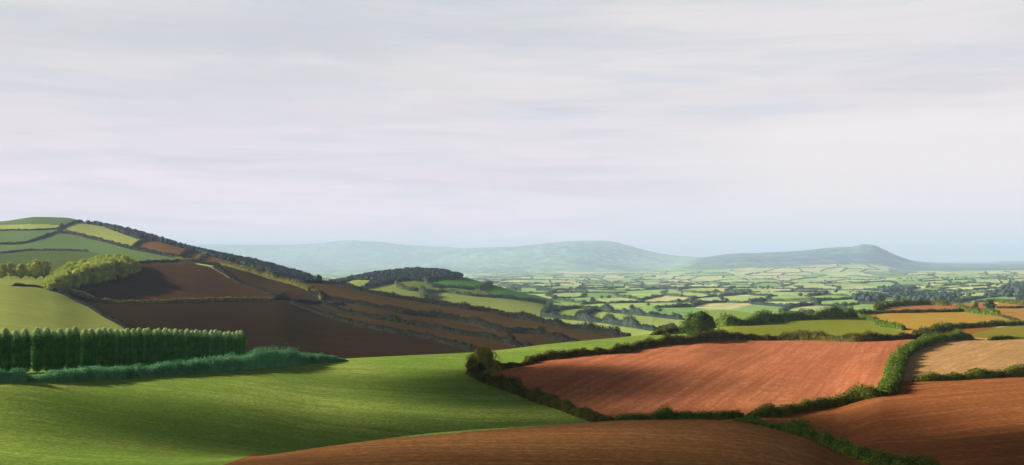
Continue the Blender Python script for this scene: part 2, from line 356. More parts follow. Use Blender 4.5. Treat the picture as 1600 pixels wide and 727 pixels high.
L = {
 'hedge': leaf_mat('hedge_leaves', (0.020, 0.038, 0.007, 1), (0.205, 0.230, 0.030, 1)),
 'hedge_rust': leaf_mat('hedge_rust_leaves', (0.024, 0.030, 0.008, 1), (0.165, 0.160, 0.030, 1)),
 'hedge_green': leaf_mat('hedge_green_leaves', (0.020, 0.050, 0.007, 1), (0.185, 0.260, 0.034, 1)),
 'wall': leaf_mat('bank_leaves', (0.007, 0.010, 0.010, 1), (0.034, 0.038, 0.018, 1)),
 'wall_lit': leaf_mat('bank_lit_leaves', (0.045, 0.055, 0.012, 1), (0.250, 0.230, 0.045, 1)),  # brighter copy of the bank leaves, sunlight put into the colour
 'bank': leaf_mat('scrub_leaves', (0.036, 0.135, 0.066, 1), (0.165, 0.380, 0.180, 1), 0.2),
 'conifer': leaf_mat('conifer_needles', (0.020, 0.095, 0.014, 1), (0.080, 0.240, 0.040, 1), 0.5, 0.4, (0.46, 0.60, 0.28, 1), (11.6, 14.2)),  # pale tip colour paints the sunlit tops onto the needles
 'copse': leaf_mat('copse_leaves', (0.180, 0.240, 0.030, 1), (0.450, 0.510, 0.085, 1), 0.12, 0.38),
 'row': leaf_mat('row_leaves', (0.170, 0.200, 0.030, 1), (0.460, 0.460, 0.080, 1), 0.15, 0.35),
 'bush': leaf_mat('bush_leaves', (0.016, 0.045, 0.010, 1), (0.080, 0.125, 0.026, 1), 0.3),
 'bramble': leaf_mat('bramble_leaves', (0.070, 0.085, 0.014, 1), (0.330, 0.300, 0.065, 1), 0.3),
 'wood': leaf_mat('wood_leaves', (0.009, 0.022, 0.025, 1), (0.017, 0.033, 0.034, 1), 0.05, 0.1),
 'vale': leaf_mat('vale_leaves', (0.036, 0.076, 0.032, 1), (0.105, 0.155, 0.060, 1), 0.02, 0.2),
 'vale_dark': leaf_mat('vale_dark_leaves', (0.026, 0.048, 0.042, 1), (0.060, 0.094, 0.072, 1), 0.02, 0.15),
}
BARK = bark_mat()

# ------------------------------------------------------------------ mesh helpers
def mesh_np(name, V, Fq, mat, smooth=False):
    me = bpy.data.meshes.new(name)
    V = np.asarray(V, np.float32); Fq = np.asarray(Fq, np.int32)
    me.vertices.add(len(V)); me.vertices.foreach_set('co', V.ravel())
    k = Fq.shape[1]
    me.loops.add(Fq.size); me.loops.foreach_set('vertex_index', Fq.ravel())
    me.polygons.add(len(Fq)); me.polygons.foreach_set('loop_start', np.arange(0, Fq.size, k, dtype=np.int32))
    try: me.polygons.foreach_set('loop_total', np.full(len(Fq), k, np.int32))
    except Exception: pass
    if smooth: me.polygons.foreach_set('use_smooth', np.ones(len(Fq), bool))
    me.update(calc_edges=True)
    if mat: me.materials.append(mat)
    return me
def link(name, me, loc=(0, 0, 0), parent=None, rz=0.0):
    o = bpy.data.objects.new(name, me); COL.objects.link(o)
    o.location = loc; o.rotation_euler = (0, 0, rz)
    if parent: o.parent = parent
    return o
def tag(o, label, cat, group=None, kind=None):
    if label: o['label'] = label
    if cat: o['category'] = cat
    if group: o['group'] = group
    if kind: o['kind'] = kind
    return o
def unit(a):
    return a / (np.linalg.norm(a, axis=1, keepdims=True) + 1e-9)
def leaves(P, N, size, jitter=0.8):
    """a leaf-spray quad at each point, facing roughly along N"""
    n = len(P)
    Nn = unit(N + rng.normal(0, jitter, (n, 3)))
    T = unit(np.cross(Nn, rng.normal(0, 1, (n, 3)))); B = np.cross(Nn, T)
    s = (size * rng.uniform(0.6, 1.3, n))[:, None]; q = s * rng.uniform(0.45, 0.9, n)[:, None]
    V = np.stack([P - T * s * 0.5, P + B * q * 0.5 + Nn * q * 0.12, P + T * s * 0.5, P - B * q * 0.5 + Nn * q * 0.1], 1).reshape(-1, 3)
    return V, np.arange(4 * n).reshape(n, 4)
def join(*parts):
    Vs, Fs, off = [], [], 0
    for v, f in parts:
        Vs.append(v); Fs.append(f + off); off += len(v)
    return np.concatenate(Vs), np.concatenate(Fs)

def resample(P, step):
    P = np.asarray(P, float)
    seg = np.linalg.norm(np.diff(P[:, :2], axis=0), axis=1); s = np.concatenate([[0], np.cumsum(seg)])
    n = max(4, int(s[-1] / step)); q = np.linspace(0, s[-1], n + 1)
    # smooth the corners a little
    X = np.stack([pchip(s, P[:, 0], q), pchip(s, P[:, 1], q)], 1) if len(P) > 2 else np.stack([np.interp(q, s, P[:, 0]), np.interp(q, s, P[:, 1])], 1)
    return X, q

def hedge_mesh(name, P, h, wd, mat, rag=0.25, bumps=(), leaf=None, density=1.0, tall=1.0):
    """a hedge along world points P: a lumpy core and a skin of leaf sprays; returns mesh, origin"""
    P = np.asarray(P, float)
    dist = float(np.mean(np.linalg.norm(P[:, :2], axis=1)))
    px = dist / 1024.0
    leaf = leaf or max(0.26, 1.15 * px)
    X, q = resample(P, max(0.8, px * 2.2))
    n = len(X); tot = q[-1]
    T = np.gradient(X, axis=0); T /= np.linalg.norm(T, axis=1)[:, None] + 1e-9
    Nn = np.stack([-T[:, 1], T[:, 0]], 1)
    sd_ = float(rng.uniform(0, 50))
    hv = 1 + rag * (0.9 * vnoise(q, q * 0, 9.0 * tall, sd_) + 0.6 * vnoise(q, q * 0, 3.5 * tall, sd_ + 1))
    wv = 1 + rag * 0.6 * vnoise(q, q * 0, 7.0, sd_ + 2)
    fr = q / max(tot, 1e-6)
    hh = np.interp(fr, [0, 1], [h[0], h[1]]) if isinstance(h, (tuple, list)) and len(h) == 2 else (np.interp(fr, [a for a, _ in h], [b for _, b in h]) if isinstance(h, (tuple, list)) else np.full(n, float(h)))
    H = hh * hv * (0.86 if dist < 600 else 1.0)
    if dist < 600 and tot > 30 and rag > 0.15:
        bumps = tuple(bumps) + tuple((rng.uniform(0.04, 0.96), rng.uniform(0.4, 1.3), rng.uniform(1.2, 3.0)) for _ in range(int(tot / 14)))
    for (bf, bh, bw) in bumps:
        H = H + bh * np.exp(-((q - bf * tot) / bw) ** 2)
    end = np.clip(np.minimum(q, tot - q) / (1.2 * np.mean(hh)) + 0.35, 0, 1)
    H = H * end; Wd = wd * 0.5 * wv * (0.55 + 0.45 * end) * (0.6 + 0.4 * H / np.maximum(hh, 0.1))
    gz = np.array([ground_xy(x, y) for x, y in X])
    org = np.array([X[n // 2, 0], X[n // 2, 1], gz[n // 2]])
    ph = np.linspace(0, math.pi, 9)
    prof_x = np.sign(np.cos(ph)) * np.abs(np.cos(ph)) ** 0.6; prof_z = np.abs(np.sin(ph)) ** 0.7
    def surf(i, p, infl):
        px_ = np.sign(np.cos(p)) * np.abs(np.cos(p)) ** 0.6; pz_ = np.abs(np.sin(p)) ** 0.7
        lump = 1 + 0.22 * vnoise(q[i], p * 2.2, 1.7, sd_ + 3)
        a = Wd[i] * px_ * infl * lump; z = H[i] * pz_ * infl * lump
        return np.stack([X[i, 0] + Nn[i, 0] * a, X[i, 1] + Nn[i, 1] * a, gz[i] - 0.25 + z], 1)
    V = np.concatenate([surf(np.full(9, i), ph, 0.86) for i in range(n)]) - org
    a = np.arange(n - 1)[:, None] * 9 + np.arange(8)[None, :]
    Fq = np.stack([a, a + 1, a + 10, a + 9], -1).reshape(-1, 4)
    area = float(np.sum((2 * H[:-1] + 2 * Wd[:-1]) * np.diff(q)))
    m = int(min(60000, density * 1.5 * area / (leaf * leaf * 0.5)))
    idx = rng.integers(0, n, m); p = rng.uniform(0.02, math.pi - 0.02, m)
    jit = rng.uniform(-0.5, 0.5, m) * (tot / n)
    Q = surf(idx, p, rng.uniform(0.84, 1.06, m) + 0.06 * rng.exponential(0.8, m)) + np.stack([T[idx, 0] * jit, T[idx, 1] * jit, 0 * jit], 1)
    Nv = np.stack([Nn[idx, 0] * np.cos(p), Nn[idx, 1] * np.cos(p), np.sin(p) + 0.25], 1)
    lv = leaves(Q - org, Nv, leaf, 0.55)
    return mesh_np(name, *join((V, Fq), lv), mat), org

HEDGES = []
def hedge(label, pts, lo, hi, h, wd, mat='hedge', group=None, name='hedge', **kw):
    P = [locate(p[0], p[1], lo, hi) if len(p) == 2 else np.array([(p[0] - CU) / F * p[2], p[2], float(ground(p[0], p[2]))]) for p in pts]
    me, org = hedge_mesh(name, P, h, wd, L[mat], **kw)
    o = link(name, me, org)
    tag(o, label, 'hedge', group)
    HEDGES.append((o, pts))
    return o

def blob(c, r, sub=1, sq=1.0):
    """faceted lumpy core"""
    lat, lon = 5, 8
    th = np.linspace(0.15, math.pi - 0.15, lat); phi = np.arange(lon) * 2 * math.pi / lon
    V = np.array([[math.sin(a) * math.cos(b), math.sin(a) * math.sin(b), math.cos(a) * sq] for a in th for b in phi])
    V *= (r * (1 + rng.uniform(-0.14, 0.14, len(V))))[:, None]
    Fq = [[i * lon + j, i * lon + (j + 1) % lon, (i + 1) * lon + (j + 1) % lon, (i + 1) * lon + j] for i in range(lat - 1) for j in range(lon)]
    return V + np.asarray(c), np.array(Fq)

def crown(dome, rad, height, base, leaf, nclump, per):
    """crown of leafy clumps spread through an uneven volume, gaps between them"""
    parts = []
    for k in range(nclump):
        a = rng.uniform(0, 2 * math.pi); t = rng.uniform(0, 1) ** 0.8
        z = base + (height - base) * t
        prof = math.sqrt(max(0.02, 1 - 0.92 * t * t)) if dome else math.sin(math.pi * min(0.97, 0.16 + 0.80 * t)) ** 0.6
        r = rad * prof * math.sqrt(rng.uniform(0.05, 1)) * 0.78
        c = np.array([math.cos(a) * r, math.sin(a) * r, z]); cr = rad * rng.uniform(0.24, 0.42)
        d = unit(rng.normal(0, 1, (per, 3))); d[:, 2] = np.where(d[:, 2] < -0.5, -d[:, 2], d[:, 2])
        parts.append(leaves(c + d * cr * rng.uniform(0.55, 1.08, (per, 1)) * np.array([1, 1, 0.8]), d, leaf, 0.5))
    # inner mass so the middle is not see-through
    for k in range(3):
        t = (k + 0.7) / 3.4; z = base + (height - base) * t
        parts.append(blob((rng.uniform(-.15, .15) * rad, rng.uniform(-.15, .15) * rad, z), rad * 0.62 * math.sin(math.pi * min(0.95, 0.2 + 0.7 * t)), sq=0.9))
    return join(*parts)

def trunk_mesh(h, r, limbs=4):
    parts = []
    def tube(a, b, r0, r1, n=6):
        a, b = np.asarray(a, float), np.asarray(b, float); d = b - a; d /= np.linalg.norm(d)
        e = np.cross(d, [0.3, 0.9, 0.2]); e /= np.linalg.norm(e); f = np.cross(d, e)
        an = np.arange(n) * 2 * math.pi / n
        ring = lambda c, rr: c + rr * (np.cos(an)[:, None] * e + np.sin(an)[:, None] * f)
        V = np.concatenate([ring(a, r0), ring(b, r1)])
        parts.append((V, np.array([[i, (i + 1) % n, n + (i + 1) % n, n + i] for i in range(n)])))
    tube((0, 0, -0.4), (0, 0, h * 0.55), r, r * 0.6); tube((0, 0, h * 0.55), (r * .6, r * .3, h * 0.9), r * 0.6, r * 0.2)
    for k in range(limbs):
        a = k * 2.4 + rng.uniform(0, 1); z = h * rng.uniform(0.35, 0.6)
        tube((0, 0, z), (math.cos(a) * h * .28, math.sin(a) * h * .28, z + h * .25), r * 0.45, r * 0.12)
    return join(*parts)

# ------------------------------------------------------------------ the fields: the land cut along its field boundaries
def inpoly(u, v, poly):
    r = np.zeros(u.shape, bool); n = len(poly)
    for i in range(n):
        x1, y1 = poly[i]; x2, y2 = poly[(i + 1) % n]
        if y1 == y2: continue
        c = ((y1 > v) != (y2 > v)) & (u < (x2 - x1) * (v - y1) / (y2 - y1) + x1)
        r ^= c
    return r
cd = 0.5 * (DS[:-1] + DS[1:]); cu = 0.5 * (US[:-1] + US[1:])
CDm = np.repeat(cd[:, None], len(cu), 1); CUm = np.repeat(cu[None, :], len(cd), 0)
Zc = 0.25 * (Z[:-1, :-1] + Z[1:, :-1] + Z[:-1, 1:] + Z[1:, 1:])
CVm = VH - F * Zc / np.maximum(CDm, 5)
CV_near = np.where(CDm < 40, 3000, CVm)
GDc = {n: np.interp(cu, US, GD[i])[None, :] for i, n in enumerate(GN)}
lab = np.full(CDm.shape, -1, int)
FIELDS = []   # (name, material, label)
def lim(n):
    if '+' in n:
        a, b = n.split('+'); return GDc[a] + float(b)
    if '*' in n:
        a, b = n.split('*'); return GDc[a] * float(b)
    return GDc[n]
def field(name, mat, label, poly=None, lo=None, hi=None, extra=None, over=False):
    m = np.ones(lab.shape, bool) if over else (lab < 0)
    if lo: m &= CDm >= lim(lo)
    if hi: m &= CDm < lim(hi)
    if poly is not None: m &= inpoly(CUm, CV_near, poly)
    if extra is not None: m &= extra
    lab[m] = len(FIELDS); FIELDS.append((name, mat, label))
# near hill
field('ploughed_field', 'front_soil', 'brown ploughed field rounding the hilltop closest to us at the bottom edge',
      [(300, 745), (420, 700), (1160, 640), (1192, 658), (1250, 684), (1312, 707), (1382, 731), (1700, 905), (2600, 4000), (-1200, 4000), (200, 800)], None, None,
      CDm < (0.35 * GDc['C0'] + 0.65 * GDc['D0']))
field('ploughed_field', 'red_soil', 'terracotta ploughed field with slanting furrows closed in by hedges',
      [(733, 583), (762, 597), (803, 609), (850, 627), (894, 642), (943, 660), (960, 670), (1170, 664), (1210, 649), (1283, 632), (1330, 626), (1378, 617), (1393, 590), (1408, 558), (1436, 537), (1455, 524),
       (1345, 529), (1276, 525), (1159, 526), (1075, 532), (997, 542), (965, 550), (919, 551), (872, 558), (840, 562), (819, 569), (800, 573), (769, 577)], 'C0', 'D1')
field('stubble_field', 'stubble', 'straw coloured field with wheel lines right of the bent hedge',
      [(1412, 596), (1404, 580), (1412, 556), (1440, 540), (1466, 530), (1520, 527), (1548, 529), (1600, 528), (2400, 526), (2400, 562), (1600, 587), (1514, 590), (1463, 593)], 'C0', 'D1')
field('ploughed_field', 'right_soil', 'reddish brown bare field sloping down in the bottom right corner',
      [(1160, 640), (1185, 650), (1235, 640), (1283, 631), (1330, 625), (1378, 616), (1400, 580), (1412, 596), (1463, 593), (1514, 590), (1600, 587), (2400, 562), (2600, 4000), (1700, 905), (1382, 731), (1312, 707), (1250, 684), (1192, 658)], None, 'D1')
field('field', 'rust', 'small rusty wedge of ground under the gold cornfield',
      [(1440, 524), (1482, 513), (1537, 509), (1560, 512), (1530, 519), (1490, 526), (1460, 529)], 'D0', 'G')
field('pasture', 'olive', 'olive strip of pasture between two hedges at the right edge',
      [(1460, 529), (1490, 526), (1530, 519), (1560, 512), (1600, 506), (2400, 500), (2400, 528), (1600, 530), (1548, 530), (1520, 528)], 'D0', 'G')
field('cornfield', 'gold', 'gold cornfield between the yellow green pasture and the pink strip',
      [(1338, 492), (1372, 488), (1455, 486), (1502, 485), (1530, 488), (1557, 493), (1587, 501), (1600, 504), (1600, 507), (1537, 509), (1482, 513), (1455, 520), (1428, 525), (1410, 519), (1380, 509)], 'D0', 'G')
field('field', 'pink', 'narrow pinkish bare strip behind the gold cornfield',
      [(1372, 488), (1385, 479), (1444, 472), (1482, 470), (1540, 468), (1560, 476), (1530, 488), (1502, 485), (1455, 486)], 'D0', 'G+60')
field('cornfield', 'orange', 'orange cornfield at the right edge beyond the round bush',
      [(1530, 488), (1560, 474), (1600, 466), (2400, 462), (2400, 500), (1600, 506), (1587, 501), (1557, 493)], 'D0', 'G+60')
field('pasture', 'green_yellow', 'yellow green pasture behind the terracotta field, below the bushy hedge',
      [(1040, 512), (1140, 506), (1207, 498), (1249, 496), (1290, 495), (1331, 492), (1345, 497), (1380, 510), (1412, 520), (1430, 526), (1345, 530), (1276, 526), (1159, 528), (1075, 534), (1020, 530)], 'D0', 'G', CUm > 1085)
field('pasture', 'near_pasture', 'broad green pasture rolling over the crest in the left foreground', None, None, 'D1')
# left and brown hillside
field('pasture', 'pasture', 'light yellow green field on the slope at the left edge, above the conifers',
      [(-800, 447), (20, 446), (50, 447), (90, 456), (130, 475), (165, 495), (205, 517), (215, 640), (-800, 640)], 'D1', 'F+30')
field('pasture', 'pasture', 'thin bright pasture strip in front of the round trees at the left edge',
      [(-800, 432), (80, 432), (85, 456), (50, 447), (20, 446), (-800, 447)], 'D1', 'G')
field('ploughed_field', 'dark_soil', 'dark brown ploughed field across the dip behind the conifer row',
      [(100, 452), (160, 472), (200, 474), (321, 469), (427, 469), (440, 466), (454, 473), (479, 482), (521, 497), (562, 509), (612, 519), (656, 526), (695, 536), (745, 549), (800, 600), (200, 640), (120, 500)], 'D1', 'F')
field('ploughed_field', 'brown_soil', 'chestnut brown field above the long bank, right of the copse',
      [(60, 440), (130, 455), (160, 470), (200, 473), (321, 468), (427, 468), (433, 464), (406, 453), (369, 441), (330, 418), (300, 411), (215, 409), (180, 420)], 'D1', 'G')
field('ploughed_field', 'strip_soil', 'brown field between the diagonal bank and the stone coloured hedge',
      [(330, 417), (369, 440), (406, 452), (433, 464), (440, 466), (455, 472), (503, 473), (500, 464), (466, 444), (427, 433), (380, 421), (345, 413)], 'D1', 'G')
field('ploughed_field', 'strip_soil', 'lowest of the narrow brown strips, just above the large dark field',
      [(454, 473), (479, 482), (521, 496), (562, 508), (612, 518), (656, 525), (695, 535), (745, 548), (850, 560), (832, 545), (785, 534), (758, 526), (728, 522), (686, 514), (634, 504), (590, 497), (549, 489), (503, 473)], 'D1', 'G')
field('ploughed_field', 'strip_soil', 'middle narrow brown strip between two dark banks on the hillside',
      [(503, 473), (549, 489), (590, 497), (634, 504), (686, 514), (728, 522), (758, 526), (785, 534), (832, 545), (900, 560), (910, 538), (889, 535), (847, 525), (827, 519), (796, 517), (755, 509), (736, 502), (700, 497), (667, 492), (634, 490), (598, 483), (557, 474), (524, 469)], 'D1', 'G')
field('ploughed_field', 'ochre_soil', 'uppermost ochre brown strip along the ridge of the brown hillside', None, 'D1', 'F+25', (CUm > 430) & (CUm < 1075))
# left hill
inh = (CUm < 520)
field('pasture', 'hill_brown', 'tilted brown field under the dark wood on the left hill',
      [(208, 388), (232, 372), (290, 384), (370, 398), (400, 412), (352, 418), (320, 414), (260, 398)], 'F+25', 'J', inh)
field('pasture', 'hill_bright', 'bright lime field high on the left hill beside the wood',
      [(93, 362), (105, 350), (130, 347), (165, 355), (215, 374), (230, 376), (206, 387), (150, 374), (118, 366)], 'F+25', 'J', inh)
field('pasture', 'hill_green', 'grey green field wedge above the chestnut brown field',
      [(130, 372), (162, 380), (206, 387), (255, 398), (320, 414), (230, 410), (215, 410), (190, 405), (140, 393)], 'F+25', 'J', inh)
field('pasture', 'hill_olive', 'dull olive field at the foot of the left hill behind the round trees',
      [(-800, 396), (0, 396), (45, 391), (88, 391), (137, 392), (195, 405), (215, 412), (100, 440), (-800, 440)], 'F+25', 'J', inh)
field('pasture', 'hill_green', 'mid green field crossing the left hill below the pale band',
      [(-800, 381), (0, 381), (44, 379), (66, 372), (88, 363), (118, 366), (150, 374), (195, 386), (190, 405), (137, 392), (88, 391), (45, 391), (0, 396), (-800, 396)], 'F+25', 'J', inh)
field('pasture', 'hill_bright', 'pale green band of pasture at the left edge of the far left hill',
      [(-800, 352), (0, 352), (60, 350), (92, 352), (93, 358), (55, 360), (0, 361), (-800, 361)], 'F+25', 'J', inh)
field('pasture', 'hill_green', 'green shoulder of the left hill between two thin hedges at the left edge',
      [(-800, 361), (0, 361), (55, 360), (95, 357), (88, 363), (66, 372), (44, 379), (0, 381), (-800, 381)], 'F+25', 'J', inh)
field('hill_top', 'hill_green', 'rounded green top of the hill at the left', None, 'F+25', 'J', inh & (CUm < 330))
# knoll
kn = (CUm > 480) & (CUm < 905)
field('pasture', 'knoll_green', 'vivid green field at the top right of the wooded knoll',
      [(664, 441), (680, 437), (705, 428), (720, 426), (745, 432), (766, 443), (757, 447), (738, 452), (700, 450), (676, 447)], 'F+40', 'J', kn)
field('pasture', 'knoll_green', 'vivid green field running down the right tail of the knoll',
      [(757, 447), (766, 443), (790, 446), (830, 459), (880, 474), (870, 474), (855, 474), (797, 466), (770, 461), (740, 453)], 'F+40', 'J', kn)
field('pasture', 'knoll_olive', 'small mid green field tucked under the wood on the knoll',
      [(617, 440), (640, 438), (664, 441), (676, 447), (690, 452), (655, 455), (634, 453), (620, 446)], 'F+40', 'J', kn)
field('pasture', 'knoll_olive', 'slim olive strip across the middle of the knoll',
      [(655, 455), (690, 452), (700, 450), (738, 452), (770, 461), (740, 463), (690, 457)], 'F+40', 'J', kn)
field('pasture', 'knoll_light', 'light field left of the leafy gap on the front of the knoll',
      [(560, 452), (580, 447), (618, 443), (634, 453), (657, 456), (664, 470), (650, 480), (560, 470)], 'F+40', 'J', kn)
field('pasture', 'knoll_light', 'small pale field between the two arms of the wood on the knoll',
      [(525, 446), (552, 437), (584, 436), (586, 440), (574, 450), (560, 453), (520, 460)], 'F+40', 'J', kn)
field('pasture', 'knoll_light', 'long light field along the foot of the knoll',
      [(657, 455), (690, 457), (740, 463), (770, 461), (797, 466), (858, 474), (880, 480), (856, 487), (845, 493), (800, 505), (650, 500), (664, 470)], 'F+40', 'J', kn)
field('wood_floor', 'wood_floor', 'shaded ground under the wood on the knoll', None, 'F+25', 'J', kn & (CVm < 460) & (CUm < 800))
# near valley
va = (CUm > 760) & (CUm < 1260)
field('pasture', 'vale_pale', 'pale slanting field just beyond the ridge of brown strips',
      [(820, 494), (850, 495), (894, 499), (935, 502), (974, 506), (1024, 516), (1070, 512), (1060, 545), (960, 545), (860, 520)], 'F+25', 'J', va)
field('pasture', 'vale_pale', 'pale field behind the row of three hedge trees in the near valley',
      [(900, 495), (930, 486), (985, 490), (1035, 495), (1068, 498), (1075, 512), (1024, 517), (974, 508), (935, 502)], 'F+25', 'J', va)
field('pasture', 'vale_green', 'green field with a rounded top on the near valley floor, left of the pale one',
      [(848, 493), (866, 487), (905, 481), (935, 484), (912, 494), (900, 497), (880, 497)], 'F+25', 'J', va)
field('pasture', 'vale_green', 'green field behind the dark round bush',
      [(1075, 500), (1090, 486), (1130, 484), (1180, 490), (1190, 498), (1140, 507), (1080, 515)], 'F+25', 'J', va)

# patchwork of the wide valley: cells between jittered points
sites = []
r_ = 0
l = math.log(860.0)
while l < math.log(12000):
    d0 = math.exp(l); sp = 86 if d0 < 1900 else 66 if d0 < 2500 else (56 if d0 < 4000 else 40)
    for j in range(int(2100 / sp)):
        sites.append((-250 + (j + 0.5 * (r_ % 2)) * sp + rng.uniform(-.36, .36) * sp, l + rng.uniform(-.38, .38) * 0.13))
    l += 0.165 if d0 < 1900 else 0.15 if d0 < 2600 else 0.11; r_ += 1
sites = np.array(sites); SX, SY = 62.0, 0.15
CROPS = [alb(158, 186, 96), alb(178, 198, 110), alb(140, 176, 88), alb(200, 206, 124), alb(208, 204, 128), alb(126, 162, 84), alb(170, 190, 104), alb(214, 198, 130), alb(150, 180, 96), alb(112, 150, 76)]
cropid = rng.integers(0, len(CROPS), len(sites))
straw = (sites[:, 0] > 1080) & (rng.uniform(0, 1, len(sites)) < 0.25)
cropid[straw] = rng.choice([3, 4, 7], straw.sum())
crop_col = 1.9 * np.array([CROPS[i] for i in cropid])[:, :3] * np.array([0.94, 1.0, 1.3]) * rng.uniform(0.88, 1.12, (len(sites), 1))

field('blue_hill', 'hazy_far_wood', 'darker blue hill with a steep right shoulder on the skyline at the right', None, None, 'O*1.06', (CDm > GDc['N'] * (0.98 + 0.09 * vnoise(CDm, CUm * 12, 900, 9))) & (CUm + vnoise(CDm, CUm, 700, 8) * 25 > 1075) | ((CUm + 40 * vnoise(CDm, CUm * 12, 800, 10) > 1420) & (CDm > GDc['M'] * (1.22 + 0.16 * vnoise(CDm, CUm * 12, 600, 11))) & (CDm < GDc['O'])))
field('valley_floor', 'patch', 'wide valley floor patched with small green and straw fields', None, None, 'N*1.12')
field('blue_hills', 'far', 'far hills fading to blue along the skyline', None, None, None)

vid = np.arange(len(DS) * len(US)).reshape(len(DS), len(US))
quads = np.stack([vid[:-1, :-1], vid[:-1, 1:], vid[1:, 1:], vid[1:, :-1]], -1)
ALLV = np.stack([WX, WY, Z], -1).reshape(-1, 3)
for fi, (nm, mt, lb) in enumerate(FIELDS):
    sel = lab == fi
    if not sel.any(): continue
    q = quads[sel]; used, inv = np.unique(q, return_inverse=True)
    V = ALLV[used]; me = mesh_np(nm, V, inv.reshape(q.shape), M[mt], smooth=True)
    o = link(nm, me); tag(o, lb, 'hill' if 'hill' in nm else ('valley' if 'valley' in nm else 'field'), None, 'structure')
    if mt == 'patch':
        uu = (CU + V[:, 0] / np.maximum(V[:, 1], 1) * F); ll = np.log(np.maximum(V[:, 1], 50))
        P = np.stack([uu / SX, ll / SY], 1); Sn = sites / np.array([SX, SY])
        c = np.empty((len(P), 3))
        for a in range(0, len(P), 4000):
            dd = ((P[a:a + 4000, None, :] - Sn[None]) ** 2).sum(-1)
            c[a:a + 4000] = crop_col[np.argmin(dd, 1)]
        if 'hill' in nm:
            c = c
        at = me.attributes.new('crop', 'FLOAT_COLOR', 'POINT')
        at.data.foreach_set('color', np.concatenate([c, np.ones((len(c), 1))], 1).astype(np.float32).ravel())

# ------------------------------------------------------------------ air
hz = [(-38000, -2500, -330), (38000, 43500, 500)]
hv = np.array([[hz[i & 1][0], hz[(i >> 1) & 1][1], hz[(i >> 2) & 1][2]] for i in range(8)], float)
hm = bpy.data.materials.new('haze'); hm.use_nodes = True
t = NT(hm.node_tree); o_ = t.new('ShaderNodeOutputMaterial')
pv = t.new('ShaderNodeVolumePrincipled'); pv.inputs['Color'].default_value = (0.56, 0.75, 0.98, 1); pv.inputs['Density'].default_value = 0.64e-4
pv.inputs['Anisotropy'].default_value = 0.0
t.link(pv.outputs[0], o_.inputs['Volume'])
tag(link('haze', mesh_np('haze', hv, [[0, 2, 3, 1], [4, 5, 7, 6], [0, 1, 5, 4], [2, 6, 7, 3], [0, 4, 6, 2], [1, 3, 7, 5]], hm)), 'pale haze filling the valley air', 'haze', None, 'stuff')

# unseen clouds added along the sun's path, only to shade the near ground
def shade_cloud(label, gx, gy, gz, alt, rad, tau):
    s_ = (alt - gz) / sd.z
    c = Vector((gx, gy, gz)) + sd * s_
    m = bpy.data.materials.new('shade_cloud_vapour'); m.use_nodes = True
    t = NT(m.node_tree); o_ = t.new('ShaderNodeOutputMaterial')
    tc = t.new('ShaderNodeTexCoord')
    mp = t.new('ShaderNodeMapping'); mp.inputs['Scale'].default_value = tuple(1 / r for r in rad); t.link(tc.outputs['Object'], mp.inputs[0])
    ln = t.new('ShaderNodeVectorMath', operation='LENGTH'); t.link(mp.outputs[0], ln.inputs[0])
    nz = t.new('ShaderNodeTexNoise', ins={'Scale': 2.2, 'Detail': 2.0}); t.link(mp.outputs[0], nz.inputs['Vector'])
    ad = t.new('ShaderNodeMath', operation='MULTIPLY_ADD'); t.link(nz.outputs[0], ad.inputs[0]); ad.inputs[1].default_value = 0.5; t.link(ln.outputs['Value'], ad.inputs[2])
    mr = t.new('ShaderNodeMapRange', interpolation_type='SMOOTHSTEP', ins={1: 1.22, 2: 0.45, 3: 0.0, 4: tau / (0.6 * 2 / math.sqrt(sum((sd[i] / rad[i]) ** 2 for i in range(3))))}); t.link(ad.outputs[0], mr.inputs[0])
    pv = t.new('ShaderNodeVolumePrincipled'); pv.inputs['Color'].default_value = (0.95, 0.96, 1, 1); t.link(mr.outputs[0], pv.inputs['Density'])
    t.link(pv.outputs[0], o_.inputs['Volume'])
    n = 20; th = np.linspace(0.05, math.pi - 0.05, 12); V = [(rad[0] * math.sin(a) * math.cos(b), rad[1] * math.sin(a) * math.sin(b), rad[2] * math.cos(a)) for a in th for b in np.arange(n) * 2 * math.pi / n]
    Fq = [[i * n + j, (i + 1) * n + j, (i + 1) * n + (j + 1) % n, i * n + (j + 1) % n] for i in range(11) for j in range(n)]
    me = bpy.data.meshes.new('shade_cloud'); me.from_pydata(V, [], Fq + [list(range(n)), list(range(11 * n, 12 * n))[::-1]]); me.materials.append(m)
    o = link('shade_cloud', me, c)
    tag(o, label, 'shade_cloud', None, 'stuff')
shade_cloud('added unseen vapour shading the near hill', 20, 62, -22, 760, (230, 100, 36), 4)
shade_cloud('added unseen vapour shading the left corner of the terracotta field', 2, 314, -36, 760, (58, 64, 16), 12)
shade_cloud('added unseen vapour shading the bottom right field', 116, 142, -30, 760, (84, 60, 18), 16)
shade_cloud('added unseen vapour shading the near green pasture', 6, 206, -34, 760, (112, 72, 15), 8)

